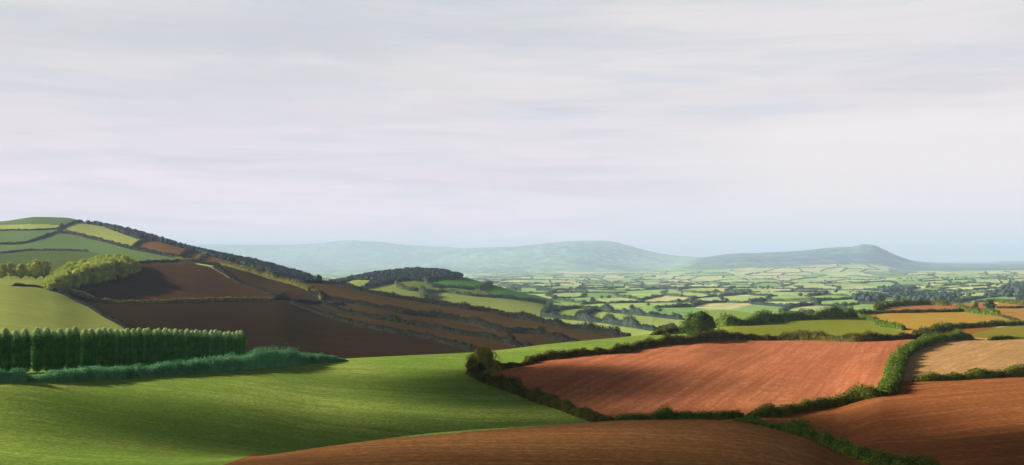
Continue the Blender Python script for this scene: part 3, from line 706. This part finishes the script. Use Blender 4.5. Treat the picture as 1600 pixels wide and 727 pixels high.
# ------------------------------------------------------------------ near hedges
hedge('thick green hedge running off the bottom edge, right of the front ploughed hill', [(1150, 0, 238), (1180, 0, 228), (1203, 0, 212), (1230, 0, 194), (1260, 0, 179), (1310, 0, 163), (1350, 0, 154), (1400, 0, 147), (1470, 0, 140)], 'C0+6', 'C1', [(0, 1.4), (.3, 1.9), (.6, 2.2), (1, 2.6)], 2.8, 'hedge_green', rag=0.25)
hedge('low thin hedge between the front ploughed hill and the terracotta field', [(952, 665), (1000, 662), (1050, 659), (1110, 656), (1165, 653)], 'D0-20', 'C1', 2.3, 2.6, 'hedge_green')
hedge('hedge along the lower right edge of the terracotta field', [(1168, 653), (1210, 650), (1240, 645), (1283, 637), (1330, 629), (1380, 619)], 'D0-20', 'C1', (2.0, 3.2), 3.0, 'hedge', rag=0.35, bumps=((0.75, 1.0, 5),))
hedge('sharply bent hedge casting shadow between terracotta field and stubble', [(1382, 618), (1392, 603), (1398, 585), (1405, 568), (1418, 553), (1440, 542), (1468, 534), (1500, 531), (1518, 530)], 'C0', 'D1', 3.4, 4.2, 'hedge_green', rag=0.18)
hedge('straight hedge below the stubble field at the right edge', [(1428, 596), (1463, 595), (1514, 592), (1600, 588), (1720, 583)], 'C0', 'D1', (2.4, 2.8), 3.0, 'hedge', rag=0.3)
hedge('long dark hedge along the top of the terracotta field', [(768, 580), (800, 574), (819, 571), (840, 564), (872, 560), (919, 555), (965, 552), (997, 545), (1040, 539), (1075, 536), (1110, 533), (1159, 531), (1220, 532), (1276, 532), (1345, 534), (1427, 529), (1456, 524)], 'D0', 'D1',
      [(0, 3.6), (.025, 2.2), (.06, 1.4), (.11, 3.0), (.4, 3.2), (.62, 3.6), (.9, 2.6), (1, 2.2)], 2.8, 'hedge_rust', rag=0.28, bumps=((0.7, 1.8, 8), (0.53, 1.5, 7)))
hedge('diagonal hedge on the left side of the terracotta field, beside the green pasture', [(733, 585), (762, 598), (803, 612), (850, 630), (894, 645), (943, 662), (958, 666)], 'D0-15', 'C1', [(0, 3.4), (.2, 2.6), (.35, 3.0), (1, 2.0)], 3.2, 'hedge_rust', rag=0.3, bumps=((0.3, 0.9, 5),))
hedge('bushy uneven hedge behind the yellow green pasture', [(1108, 514), (1140, 510), (1180, 507), (1207, 503), (1249, 500), (1290, 498), (1333, 494)], 'D1-20', 'G', [(0, 2), (.3, 4.4), (1, 5.0)], 4.0, 'hedge_green', rag=0.4, bumps=((0.3, 2.0, 8), (0.62, 1.8, 9), (.9, 1.5, 8)))
hedge('short hedge slanting down between yellow green pasture and gold cornfield', [(1333, 494), (1352, 499), (1380, 511), (1412, 522)], 'D1-20', 'G', 2.8, 2.8, 'hedge_green', rag=0.25)
hedge('thin level hedge along the back of the gold cornfield', [(1335, 491), (1372, 490), (1415, 489), (1455, 488), (1505, 487)], 'D1-20', 'G', 2.4, 2.6, 'hedge', rag=0.3)
hedge('dark ragged hedge behind the narrow pink strip', [(1368, 488), (1381, 482), (1400, 479), (1444, 477), (1485, 478)], 'E2', 'G+100', 4.5, 4.0, 'hedge', rag=0.45)
hedge('dark hedge dropping past the round bush to the cornfield corner', [(1496, 482), (1518, 489), (1540, 492), (1560, 494)], 'E2', 'G+100', 4.0, 3.6, 'hedge_green', rag=0.4)
hedge('very low hedge between the gold and orange cornfields', [(1560, 494), (1575, 498), (1600, 506)], 'D1', 'G+100', 1.6, 1.8, 'hedge_rust')
hedge('curving hedge below the gold cornfield at the right edge', [(1428, 528), (1455, 521), (1482, 515), (1537, 511), (1600, 508), (1720, 505)], 'D0', 'G', 2.8, 2.8, 'hedge', rag=0.25)
hedge('short hedge at the right edge above the stubble field', [(1545, 532), (1579, 530), (1620, 531), (1700, 532)], 'D0', 'D1', 2.2, 2.4, 'hedge', rag=0.35)
hedge('short dark hedge left of the dark round bush on the pasture crest', [(1018, 524), (1040, 522), (1060, 519), (1075, 518)], 'C1-40', 'D1', 2.6, 3, 'hedge', rag=0.3)
hedge('thin hedge along the upper orange cornfield at the right edge', [(1545, 472), (1570, 474), (1600, 477), (1700, 480)], 'E2', 'G+100', 2.6, 2.6, 'hedge', rag=0.3)
hedge('thin hedge across the middle of the orange cornfield at the right edge', [(1555, 482), (1580, 482), (1600, 481), (1700, 481)], 'E2', 'G+60', 1.8, 2.2, 'hedge_rust', rag=0.3)

# banks on the brown hillside
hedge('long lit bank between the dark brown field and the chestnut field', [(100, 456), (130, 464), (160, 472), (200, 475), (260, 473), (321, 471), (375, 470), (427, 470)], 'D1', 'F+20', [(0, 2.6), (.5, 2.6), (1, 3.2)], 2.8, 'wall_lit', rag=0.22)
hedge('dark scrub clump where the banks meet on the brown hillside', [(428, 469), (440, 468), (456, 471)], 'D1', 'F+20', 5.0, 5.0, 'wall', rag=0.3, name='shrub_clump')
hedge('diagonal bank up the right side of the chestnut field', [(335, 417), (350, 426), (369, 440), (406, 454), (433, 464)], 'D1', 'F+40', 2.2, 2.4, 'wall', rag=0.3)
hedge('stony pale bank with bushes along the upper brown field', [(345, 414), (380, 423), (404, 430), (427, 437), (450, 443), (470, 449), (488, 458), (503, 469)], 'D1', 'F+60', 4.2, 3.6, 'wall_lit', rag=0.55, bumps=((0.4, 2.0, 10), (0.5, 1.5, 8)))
hedge('thin bank linking the scrub clump with the brown strips', [(456, 472), (480, 473), (503, 475), (540, 478)], 'D1', 'F+20', 2.2, 2.4, 'wall', rag=0.3)
hedge('lowest dark bank of the brown strips, ending at the pasture crest', [(454, 474), (480, 484), (521, 498), (562, 510), (612, 520), (656, 527), (695, 537), (741, 550), (760, 556)], 'D1', 'F+20', 3.2, 3.4, 'wall', rag=0.22)
hedge('second dark bank up the brown strips, with one round lump', [(503, 476), (549, 491), (590, 499), (634, 506), (686, 516), (728, 524), (758, 528), (785, 535), (832, 547)], 'D1', 'F+20', 3.2, 3.6, 'wall', rag=0.25, bumps=((0.36, 2.6, 7), (0.86, 3.6, 8)))
hedge('third dark bank of the brown strips, thick with shrubs', [(480, 453), (505, 468), (524, 471), (557, 476), (598, 484), (634, 491), (667, 495), (700, 499), (736, 506), (755, 512), (796, 520), (827, 522), (860, 529), (889, 537), (910, 542)], 'D1', 'F+20', 3.8, 4.0, 'wall', rag=0.3, bumps=((0.12, 2, 12), (0.45, 2.4, 12), (0.58, 2.6, 14), (0.78, 2, 10)))
hedge('ridge hedge along the top of the uppermost brown strip', [(470, 442), (500, 443), (535, 449), (576, 458), (600, 463), (645, 470), (686, 477), (730, 484), (769, 489), (783, 493), (810, 498), (840, 503), (861, 507), (880, 512), (902, 516), (944, 523), (985, 531)], 'E2', 'F+30', 3.8, 4.0, 'wall', rag=0.3,
      bumps=((0.12, 2, 14), (0.5, 1.8, 14), (0.66, 3.0, 14), (0.76, 2.5, 10), (0.86, 4.0, 9), (0.93, 4.0, 9)))
hedge('field edge hedge curving down from the copse to the conifer row', [(20, 447), (50, 448), (90, 457), (130, 476), (165, 496), (205, 518)], 'D1', 'F+40', 2.0, 2.2, 'wall', rag=0.3)
hedge('dark hedge over the top of the chestnut field, below the grey green wedge', [(210, 413), (240, 411), (280, 410), (310, 412), (345, 417)], 'E2', 'G', 3.0, 3.0, 'wall', rag=0.3)

# left hill hedges
for lb, pts, h in [
 ('topmost thin hedge on the left hill at the left edge', [(-120, 362), (0, 361), (55, 360), (92, 357), (97, 351)], 4),
 ('long hedge slanting down the left hill below the lime field', [(88, 364), (118, 367), (140, 373), (163, 378), (200, 388), (211, 391), (253, 399), (282, 405), (325, 415)], 6),
 ('hedge curving up the left hill from the left edge', [(-120, 383), (0, 382), (22, 382), (44, 379), (66, 372), (88, 364)], 5),
 ('lower hedge across the left hill above the olive field', [(-120, 397), (0, 396), (45, 392), (88, 392), (137, 393)], 4),
 ('short hedge climbing to the hilltop left of the lime field', [(90, 363), (101, 355), (128, 347)], 5),
 ('short hedge between the lime field and the tilted brown field', [(206, 389), (220, 379), (238, 375)], 6),
 ('lit hedge below the tilted brown field on the left hill', [(212, 391), (235, 394), (270, 402), (300, 410), (350, 416), (378, 413)], 5)]:
    hedge(lb, pts, 'F+25', 'J', h * .72, h * .8, 'wall_lit' if 'lit' in lb else 'wall', rag=0.35)
# knoll hedges
for lb, pts, h in [
 ('hedge winding across the knoll below the small mid green field', [(618, 443), (631, 453), (655, 456), (690, 457), (741, 463), (797, 467), (860, 475)], 5),
 ('hedge looping under the vivid green field on top of the knoll', [(664, 441), (678, 449), (738, 453), (757, 447), (768, 445)], 5),
 ('short hedge joining the two vivid green fields on the knoll', [(740, 453), (752, 457), (764, 462)], 4),
 ('leafy gap hedge dropping down the front of the knoll', [(658, 456), (661, 462), (663, 470)], 8),
 ('hedge round the right foot of the knoll', [(860, 475), (857, 482), (849, 493)], 6)]:
    hedge(lb, pts, 'F+30', 'J', h, h, 'vale', rag=0.4)
# near valley hedges
for lb, pts, h, bm in [
 ('dark hedge with three rounded trees along the pale near valley field', [(845, 495), (890, 500), (935, 504), (974, 510), (1000, 514), (1024, 517), (1056, 513)], 4.5, ((0.3, 7, 14), (0.5, 7, 13), (0.68, 7.5, 13), (.1, 3, 10))),
 ('dark hedge behind the pale field, above the three rounded trees', [(915, 484), (945, 487), (985, 492), (1035, 497), (1066, 500)], 5, ((0.3, 4, 14), (0.7, 4, 14))),
 ('short hedge left of the pale field in the near valley', [(900, 497), (912, 493), (933, 485)], 5, ()),
 ('hedge over the green field with a rounded top', [(850, 493), (866, 487), (905, 482), (935, 485)], 4, ())]:
    hedge(lb, pts, 'F+30', 'J', h, 5, 'vale_dark', rag=0.4, bumps=bm)

# ------------------------------------------------------------------ trees
def tree(name, label, P, meshes, scale=1.0, group=None, cat='tree', rz=None):
    """an Empty at the foot, trunk and crown under it (meshes shared between like trees)"""
    e = bpy.data.objects.new(name, None); COL.objects.link(e); e.empty_display_size = 0.5
    e.location = P; e.rotation_euler = (0, 0, rng.uniform(0, 6.28) if rz is None else rz); e.scale = (scale,) * 3 if np.isscalar(scale) else scale
    tag(e, label, cat, group)
    for nm, me in meshes:
        link(nm, me, parent=e)
    return e

def conifer_mesh(h, r, leaf, n):
    t = rng.uniform(0, 1, n) ** 0.9
    prof = np.where(t < 0.12, 0.45 + t / 0.12 * 0.5, np.where(t < 0.8, 0.95 + 0.05 * np.sin(t * 30), np.clip((1.02 - t) / 0.22, 0, 1) ** 0.75 * 0.95))
    a = rng.uniform(0, 2 * math.pi, n); lump = 1 + 0.16 * np.sin(a * 3 + t * 14) + 0.1 * np.sin(a * 5 - t * 23)
    rr = r * prof * lump * rng.uniform(0.72, 1.06, n)
    P = np.stack([np.cos(a) * rr, np.sin(a) * rr, 0.5 + t * (h - 0.5)], 1)
    N = np.stack([np.cos(a), np.sin(a), 0.35 + 0.8 * (t > .85)], 1)
    lv = leaves(P, N, leaf, 0.5)
    th = np.linspace(0, 1, 9); ph = np.arange(8) * math.pi / 4
    pr = np.where(th < 0.12, 0.45 + th / 0.12 * 0.5, np.where(th < 0.8, 0.95, np.clip((1.02 - th) / 0.22, 0, 1) ** 0.75 * 0.95)) * r * 0.78
    V = np.array([[math.cos(b) * pr[i], math.sin(b) * pr[i], 0.7 + th[i] * (h - 1.2)] for i in range(9) for b in ph])
    Fq = np.array([[i * 8 + j, i * 8 + (j + 1) % 8, (i + 1) * 8 + (j + 1) % 8, (i + 1) * 8 + j] for i in range(8) for j in range(8)])
    return join((V, Fq), lv)
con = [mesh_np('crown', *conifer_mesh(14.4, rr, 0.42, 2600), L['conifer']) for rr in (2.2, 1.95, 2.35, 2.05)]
ctr = mesh_np('trunk', *trunk_mesh(8, 0.28, 0), BARK)
NCON = 45
row = np.array([(-60, 268), (0, 285), (60, 300), (130, 322), (210, 355), (290, 393), (350, 424), (377, 440)], float)
rowP = np.array([[(u - CU) / F * d, d] for u, d in row])
Xr, qr = resample(rowP, 0.5)
pos = np.linspace(0, qr[-1], NCON)
for k, s in enumerate(pos):
    x, y = np.interp(s, qr, Xr[:, 0]), np.interp(s, qr, Xr[:, 1])
    x += rng.normal(0, 0.25); y += rng.normal(0, 0.25)
    u = CU + x / y * F; g0 = float(ground(u, y))
    vt = float(np.interp(u, [-60, 60, 200, 377], [512, 511, 511, 517])) + rng.normal(0, 1.5)      # where the tops stand
    hh = (VH - vt) / F * y - g0
    n_from = NCON - k
    lb = ('first conifer at the far right end of the row' if n_from == 1 else 'slim dark green conifer with a pale tip, standing in the long row')
    if k == 3: lb = 'broadest conifer with a rounded pale head in the long row'
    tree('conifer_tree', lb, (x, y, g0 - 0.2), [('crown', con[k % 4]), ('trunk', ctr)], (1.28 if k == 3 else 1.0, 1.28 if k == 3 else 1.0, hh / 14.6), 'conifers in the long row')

# scrub bank in front of the conifers
hedge('long blue green scrub bank on the crest in front of the conifer row', [(30, 596), (60, 595), (120, 594), (180, 591), (240, 587), (300, 583), (370, 578), (430, 572), (500, 566), (542, 563)], 'C1-30', 'C1+14',
      [(0, 1.0), (.1, 3.2), (.3, 3.4), (.5, 5.0), (.66, 6.6), (.75, 6.2), (.87, 3.6), (.96, 2.2), (1, .6)], 5.0, 'bank', rag=0.13, name='scrub_bank')
hedge('dark low hedge at the foot of the conifers at the left edge', [(-90, 602), (-40, 599), (0, 597), (25, 597), (45, 595)], 'C1-30', 'C1+10', 3.0, 3.0, 'bank', rag=0.2)

# corner bushes of the terracotta field and the round bush on the crest
def bush(label, u, v, lo, hi, rad, h, mat, leaf=0.35, nc=16, per=110, name='bush'):
    P = locate(u, v, lo, hi)
    cm = mesh_np('crown', *crown(True, rad, h, 0.05 * h, leaf, nc, per), L[mat])
    tm = mesh_np('trunk', *trunk_mesh(h * 0.8, 0.12 * rad ** .5), BARK)
    return tree(name, label, P, [('crown', cm), ('trunk', tm)], 1.0, None, 'bush')
bush('tallest tawny bush at the pointed corner of the terracotta field', 754, 578, 'C0', 'D1', 6.6, 6.8, 'bramble', 0.42, 34, 150)
bush('low olive bush leaning out at the field corner beside the green pasture', 738, 586, 'C0', 'D1', 4.0, 5.0, 'bramble', 0.4, 16, 120)
bush('dark green bush in front of the tall tawny one at the field corner', 750, 590, 'C0', 'D1', 2.8, 4.2, 'bush', 0.4, 16, 120)
bush('low tawny bramble spilling right from the field corner bushes', 768, 582, 'C0', 'D1', 4.0, 3.8, 'bramble', 0.4, 18, 120)
bush('dark round bush standing alone on the pasture crest', 1091, 525, 'C0', 'D1', 9.6, 9.0, 'bush', 0.5, 46, 190, 'round_bush')
bush('small bush just right of the dark round bush', 1119, 512, 'D0', 'G', 2.4, 4.0, 'bush', 0.45, 12, 80)
bush('round blue green bush beside the pink strip near the right edge', 1546, 489, 'E2', 'G+40', 5.4, 9.0, 'vale', 0.7, 24, 90, 'round_bush')
bush('ruddy low bush behind the pink strip, left of the round bush', 1522, 482, 'E2', 'G+100', 4.5, 5.0, 'bramble', 0.7, 14, 70)

# round trees at the left edge and the copse
rt = [mesh_np('crown', *crown(None, 5.2, 9.6, 1.6, 0.75, 22, 85), L['row']) for _ in range(3)]
rtt = mesh_np('trunk', *trunk_mesh(7, 0.32), BARK)
RT_L = ['small round tree at the very left edge of the tree line', 'second round tree from the left edge, pale topped', 'round tree in the middle of the tree line above the light field',
        'round tree right of the middle one in the tree line', 'larger arched tree in the tree line left of the copse', 'round tree closest to the copse in the tree line']
for i, (u, v) in enumerate([(3, 438), (17, 438), (32, 437), (45, 435), (56, 434), (68, 434)]):
    P = locate(u, v, 'E2', 'G'); dd = 880 + 34 * (i % 2); P = np.array([(u - CU) / F * dd, dd, float(ground(u, dd))])
    tree('round_tree', RT_L[i], P, [('crown', rt[i % 3]), ('trunk', rtt)], 1.25 + 0.25 * (i in (4, 5)), 'round trees along the light field')
for u in (-12, -27, -43, -60):
    P = np.array([(u - CU) / F * 900, 900, float(ground(u, 900))])
    tree('round_tree', 'round tree of the line beyond the left edge', P, [('crown', rt[abs(u) % 3]), ('trunk', rtt)], 1.0, 'round trees along the light field')
cpm = [mesh_np('crown', *crown(None, 7.2, 17.5, 1.0, 0.8, 34, 95), L['copse']) for _ in range(4)]
cpt = mesh_np('trunk', *trunk_mesh(11, 0.35), BARK)
base_lo = [(76, 455), (100, 453), (130, 449), (160, 444), (190, 437), (213, 427)]
cop = []
for i in range(900):
    u = rng.uniform(74, 214); f = rng.uniform(0, 1)
    vlo = np.interp(u, [p[0] for p in base_lo], [p[1] for p in base_lo]); dlo = float(locate(u, vlo, 'D1', 'G')[1])
    d = dlo + f * np.interp(u, [74, 120, 214], [70, 120, 60])
    x = (u - CU) / F * d
    if all((x - a) ** 2 + (d - b) ** 2 > 5.4 ** 2 for a, b, _ in cop): cop.append((x, d, f))
for i, (x, d, f) in enumerate(cop):
    u = CU + x / d * F
    edge = 'front' if f < 0.22 else 'inner'
    lb = 'sunlit leafy tree packed inside the copse on the slope' if f >= 0.22 else 'tree on the shaded lower edge of the copse'
    if u < 84: lb = 'round dark fronted tree at the left tip of the copse'
    vtop = np.interp(u, [72, 90, 110, 140, 165, 190, 205, 216], [433, 422, 411, 403, 398, 397, 401, 411]) + (1 - f) * 12 + rng.uniform(-1.5, 3.5)
    hh = max(6.0, (VH - vtop) / F * d - float(ground(u, d)))
    ws = float(rng.uniform(0.75, 1.2)) * min(1.15, 0.55 + 0.45 * hh / 17.5)
    tree('copse_tree', lb, (x, d, float(ground(u, d)) - 0.2), [('crown', cpm[i % 4]), ('trunk', cpt)], (ws, ws, hh / 17.8), 'trees of the copse')

# ------------------------------------------------------------------ woods that read as one mass
def wood(label, poly, lo, hi, n, rad, leaf, per, mat, edge=None):
    us = [p[0] for p in poly]; vs_ = [p[1] for p in poly]; parts = []; org = None; got = 0
    for _ in range(n * 12):
        u, v = rng.uniform(min(us), max(us)), rng.uniform(min(vs_), max(vs_))
        if not inpoly(np.array([u]), np.array([v]), poly)[0]: continue
        P = locate(u, v, lo, hi)
        if org is None: org = P.copy()
        r = rad * rng.uniform(0.75, 1.25); c = P - org + np.array([0, 0, r * 0.75])
        d = unit(rng.normal(0, 1, (per, 3))); d[:, 2] = np.abs(d[:, 2]) * 1.0
        parts.append(blob(c, r * 0.85)); parts.append(leaves(c + d * r * rng.uniform(0.75, 1.1, (per, 1)), d, leaf, 0.6)); got += 1
        if got >= n: break
    o = link('woodland', mesh_np('woodland', *join(*parts), L[mat]), org)
    return tag(o, label, 'wood', None, 'stuff')
wood('dark wood along the falling ridge of the left hill', [(134, 350), (150, 351), (200, 361), (250, 375), (290, 388), (340, 399), (400, 411), (430, 419), (480, 433), (500, 441), (498, 446), (440, 434), (415, 430), (372, 412), (340, 404), (290, 389), (232, 374), (215, 373), (190, 365), (160, 354)], 'F+25', 'J', 2500, 4.0, 1.5, 24, 'wood')
wood('dark wood capping the low knoll in the middle distance', [(512, 444), (530, 440), (560, 434), (600, 427), (650, 423), (690, 425), (706, 428), (726, 433), (690, 437), (664, 441), (640, 438), (617, 441), (580, 450), (566, 453), (586, 440), (580, 438), (552, 438), (530, 445)], 'F+40', 'J', 1700, 3.7, 1.4, 26, 'wood')

for lb, poly, n_, m_ in [
 ('blue shaded wood along the valley behind the pink strip', [(1392, 471), (1420, 466), (1455, 465), (1490, 467), (1500, 471), (1470, 475), (1430, 474)], 150, 'vale_dark'),
 ('blue wood climbing the slope at the right edge of the valley', [(1555, 462), (1575, 450), (1610, 442), (1700, 440), (1700, 450), (1600, 458), (1570, 464)], 200, 'vale_dark'),
 ('small blue wood in the valley left of the pink strip', [(1335, 469), (1355, 464), (1385, 467), (1380, 472), (1350, 473)], 70, 'vale_dark'),
 ('distant blue wood below the right hill', [(1365, 453), (1400, 449), (1430, 452), (1420, 456), (1380, 457)], 110, 'vale_dark')]:
    wood(lb, poly, 'H', 'N', n_, 6.5, 2.2, 26, m_)

#__PART3__
# ------------------------------------------------------------------ valley hedges and trees
edges = {}
tri = delaunay_2d_cdt([Vector((a / SX, b / SY)) for a, b in sites], [], [], 0, 1e-6)
tv, tf = tri[0], tri[2]
cc = []
for f in tf:
    a, b, c = (tv[i] for i in f)
    D = 2 * (a.x * (b.y - c.y) + b.x * (c.y - a.y) + c.x * (a.y - b.y))
    if abs(D) < 1e-9: cc.append(None); continue
    ux = ((a.length_squared) * (b.y - c.y) + (b.length_squared) * (c.y - a.y) + (c.length_squared) * (a.y - b.y)) / D
    uy = ((a.length_squared) * (c.x - b.x) + (b.length_squared) * (a.x - c.x) + (c.length_squared) * (b.x - a.x)) / D
    cc.append((ux * SX, math.exp(min(13.0, max(3.0, uy * SY)))))
for fi, f in enumerate(tf):
    for i in range(3):
        k_ = tuple(sorted((f[i], f[(i + 1) % 3]))); edges.setdefault(k_, []).append(fi)
vlab = [i for i, f in enumerate(FIELDS) if f[0] == 'valley_floor'][0]
def onvalley(u, d):
    if not (-40 < u < 1640) or d > 11000: return False
    j = np.clip(np.searchsorted(US, u) - 1, 0, len(cu) - 1); i = np.clip(np.searchsorted(DS, d) - 1, 0, len(cd) - 1)
    return lab[i, j] == vlab
def visible(u, d, h=6.0):
    dd = DS[(DS > 60) & (DS < d * 0.97)]
    z = ground(np.full_like(dd, u), dd)
    return float(ground(u, d)) / d + h / d > np.max(z / dd)
segs = []
for k_, fs in edges.items():
    if len(fs) != 2 or cc[fs[0]] is None or cc[fs[1]] is None: continue
    (u0, d0), (u1, d1) = cc[fs[0]], cc[fs[1]]
    um, dm = (u0 + u1) / 2, math.sqrt(max(1, d0 * d1))
    if not (onvalley(um, dm) and onvalley(u0, d0) and onvalley(u1, d1)): continue
    if not visible(um, dm): continue
    L_ = math.hypot((u1 - u0) / F * dm, d1 - d0)
    if L_ < 20 or L_ > 1200: continue
    segs.append((dm, u0, d0, u1, d1))
segs.sort()
def strip_pts(u0, d0, u1, d1, n=6, amp=0.05):
    P = []
    sd_ = rng.uniform(-1, 1)
    for i in range(n):
        t_ = i / (n - 1); u = u0 + (u1 - u0) * t_; d = math.exp(math.log(d0) * (1 - t_) + math.log(d1) * t_) * (1 + sd_ * 0.012 * math.sin(math.pi * t_))
        P.append(np.array([(u - CU) / F * d, d, 0.0]))
    return P
n_ind = 0; farparts = []; faro = None
for dm, u0, d0, u1, d1 in segs:
    if rng.uniform() < (0.2 if dm < 2600 else 0.34): continue
    P = strip_pts(u0, d0, u1, d1)
    hgt = rng.uniform(2.6, 5.0); wdt = rng.uniform(5, 8)
    me, org = hedge_mesh('valley_hedge', P, hgt, wdt, L['vale_dark' if rng.uniform() < 0.45 else 'vale'], rag=0.6, leaf=max(1.2, 1.0 * dm / 1024), density=0.7, tall=3.0)
    if n_ind < 270:
        um = (u0 + u1) / 2
        side = 'left of the lone round bush' if um < 1070 else 'right of the lone round bush'
        near = 'on the nearer valley floor' if dm < 1500 else ('in the middle of the valley' if dm < 2600 else 'far across the valley')
        o = link('valley_hedge', me, org)
        tag(o, 'blue green field hedge %s, %s' % (near, side), 'hedge', 'field hedges %s, %s' % (near, side)); n_ind += 1
    else:
        V = np.empty(len(me.vertices) * 3, np.float32); me.vertices.foreach_get('co', V); V = V.reshape(-1, 3) + org
        Fq = np.empty(len(me.loops), np.int32); me.loops.foreach_get('vertex_index', Fq)
        farparts.append((V, Fq.reshape(-1, 4))); bpy.data.meshes.remove(me)
if farparts:
    tag(link('distant_hedges', mesh_np('distant_hedges', *join(*farparts), L['vale'])), 'thin dark hedge lines merging across the far valley below the hills', 'hedges', None, 'stuff')
print('valley segs', len(segs), n_ind)

def puff(r, per, leaf):
    d = unit(rng.normal(0, 1, (per, 3))); d[:, 2] = np.abs(d[:, 2]) - 0.25
    c = np.array([0, 0, r * 0.8])
    return join(blob(c, r * 0.85, sq=0.95), leaves(c + d * r * rng.uniform(0.8, 1.12, (per, 1)), d, leaf, 0.6))
vt = [mesh_np('valley_tree', *puff(5.5, 60, 2.0), L[m_]) for m_ in ('vale', 'vale_dark', 'vale', 'vale_dark', 'vale')]
cand = []
for dm, u0, d0, u1, d1 in segs:
    for _ in range(3):
        t_ = rng.uniform(0, 1); u = u0 + (u1 - u0) * t_; d = d0 + (d1 - d0) * t_
        if dm < 6500: cand.append((d, u))
for (u, v, ru, rv, n) in [(1420, 462, 46, 4, 26), (1500, 461, 30, 3, 16), (1580, 446, 30, 5, 24), (1370, 455, 20, 2, 10), (1090, 478, 6, 4, 5), (1150, 458, 12, 3, 10), (740, 428, 40, 3, 18), (880, 440, 20, 4, 10)]:
    for _ in range(n):
        a, b = u + rng.normal(0, ru * 0.5), v + rng.normal(0, rv * 0.5)
        P = locate(a, b, 'H', 'O'); cand.append((P[1], a))
rng.shuffle(cand); cand = sorted(cand[:620])
nt = 0; fp = []
for i, (d, u) in enumerate(cand):
    if not visible(u, d): continue
    P = np.array([(u - CU) / F * d, d, float(ground(u, d)) - 0.5]); sc = rng.uniform(0.5, 1.0)
    if nt < 280:
        side = 'left of the lone round bush' if u < 1070 else 'right of the lone round bush'
        near = 'on the nearer valley floor' if d < 1500 else ('in the middle of the valley' if d < 2600 else 'far across the valley')
        o = link('valley_tree', vt[i % 5], P); o.scale = (sc * rng.uniform(0.9, 1.4), sc, sc * rng.uniform(0.8, 1.1)); o.rotation_euler = (0, 0, rng.uniform(0, 6.28))
        tag(o, 'blue green hedgerow tree %s, %s' % (near, side), 'tree', 'hedgerow trees %s, %s' % (near, side)); nt += 1
    else:
        V, Fq = puff(5.5 * sc, 30, 3.0); fp.append((V + P, Fq))
if fp:
    tag(link('distant_trees', mesh_np('distant_trees', *join(*fp), L['vale_dark'])), 'scattered dark dots of trees far across the valley', 'trees', None, 'stuff')
print('trees', nt, len(fp))
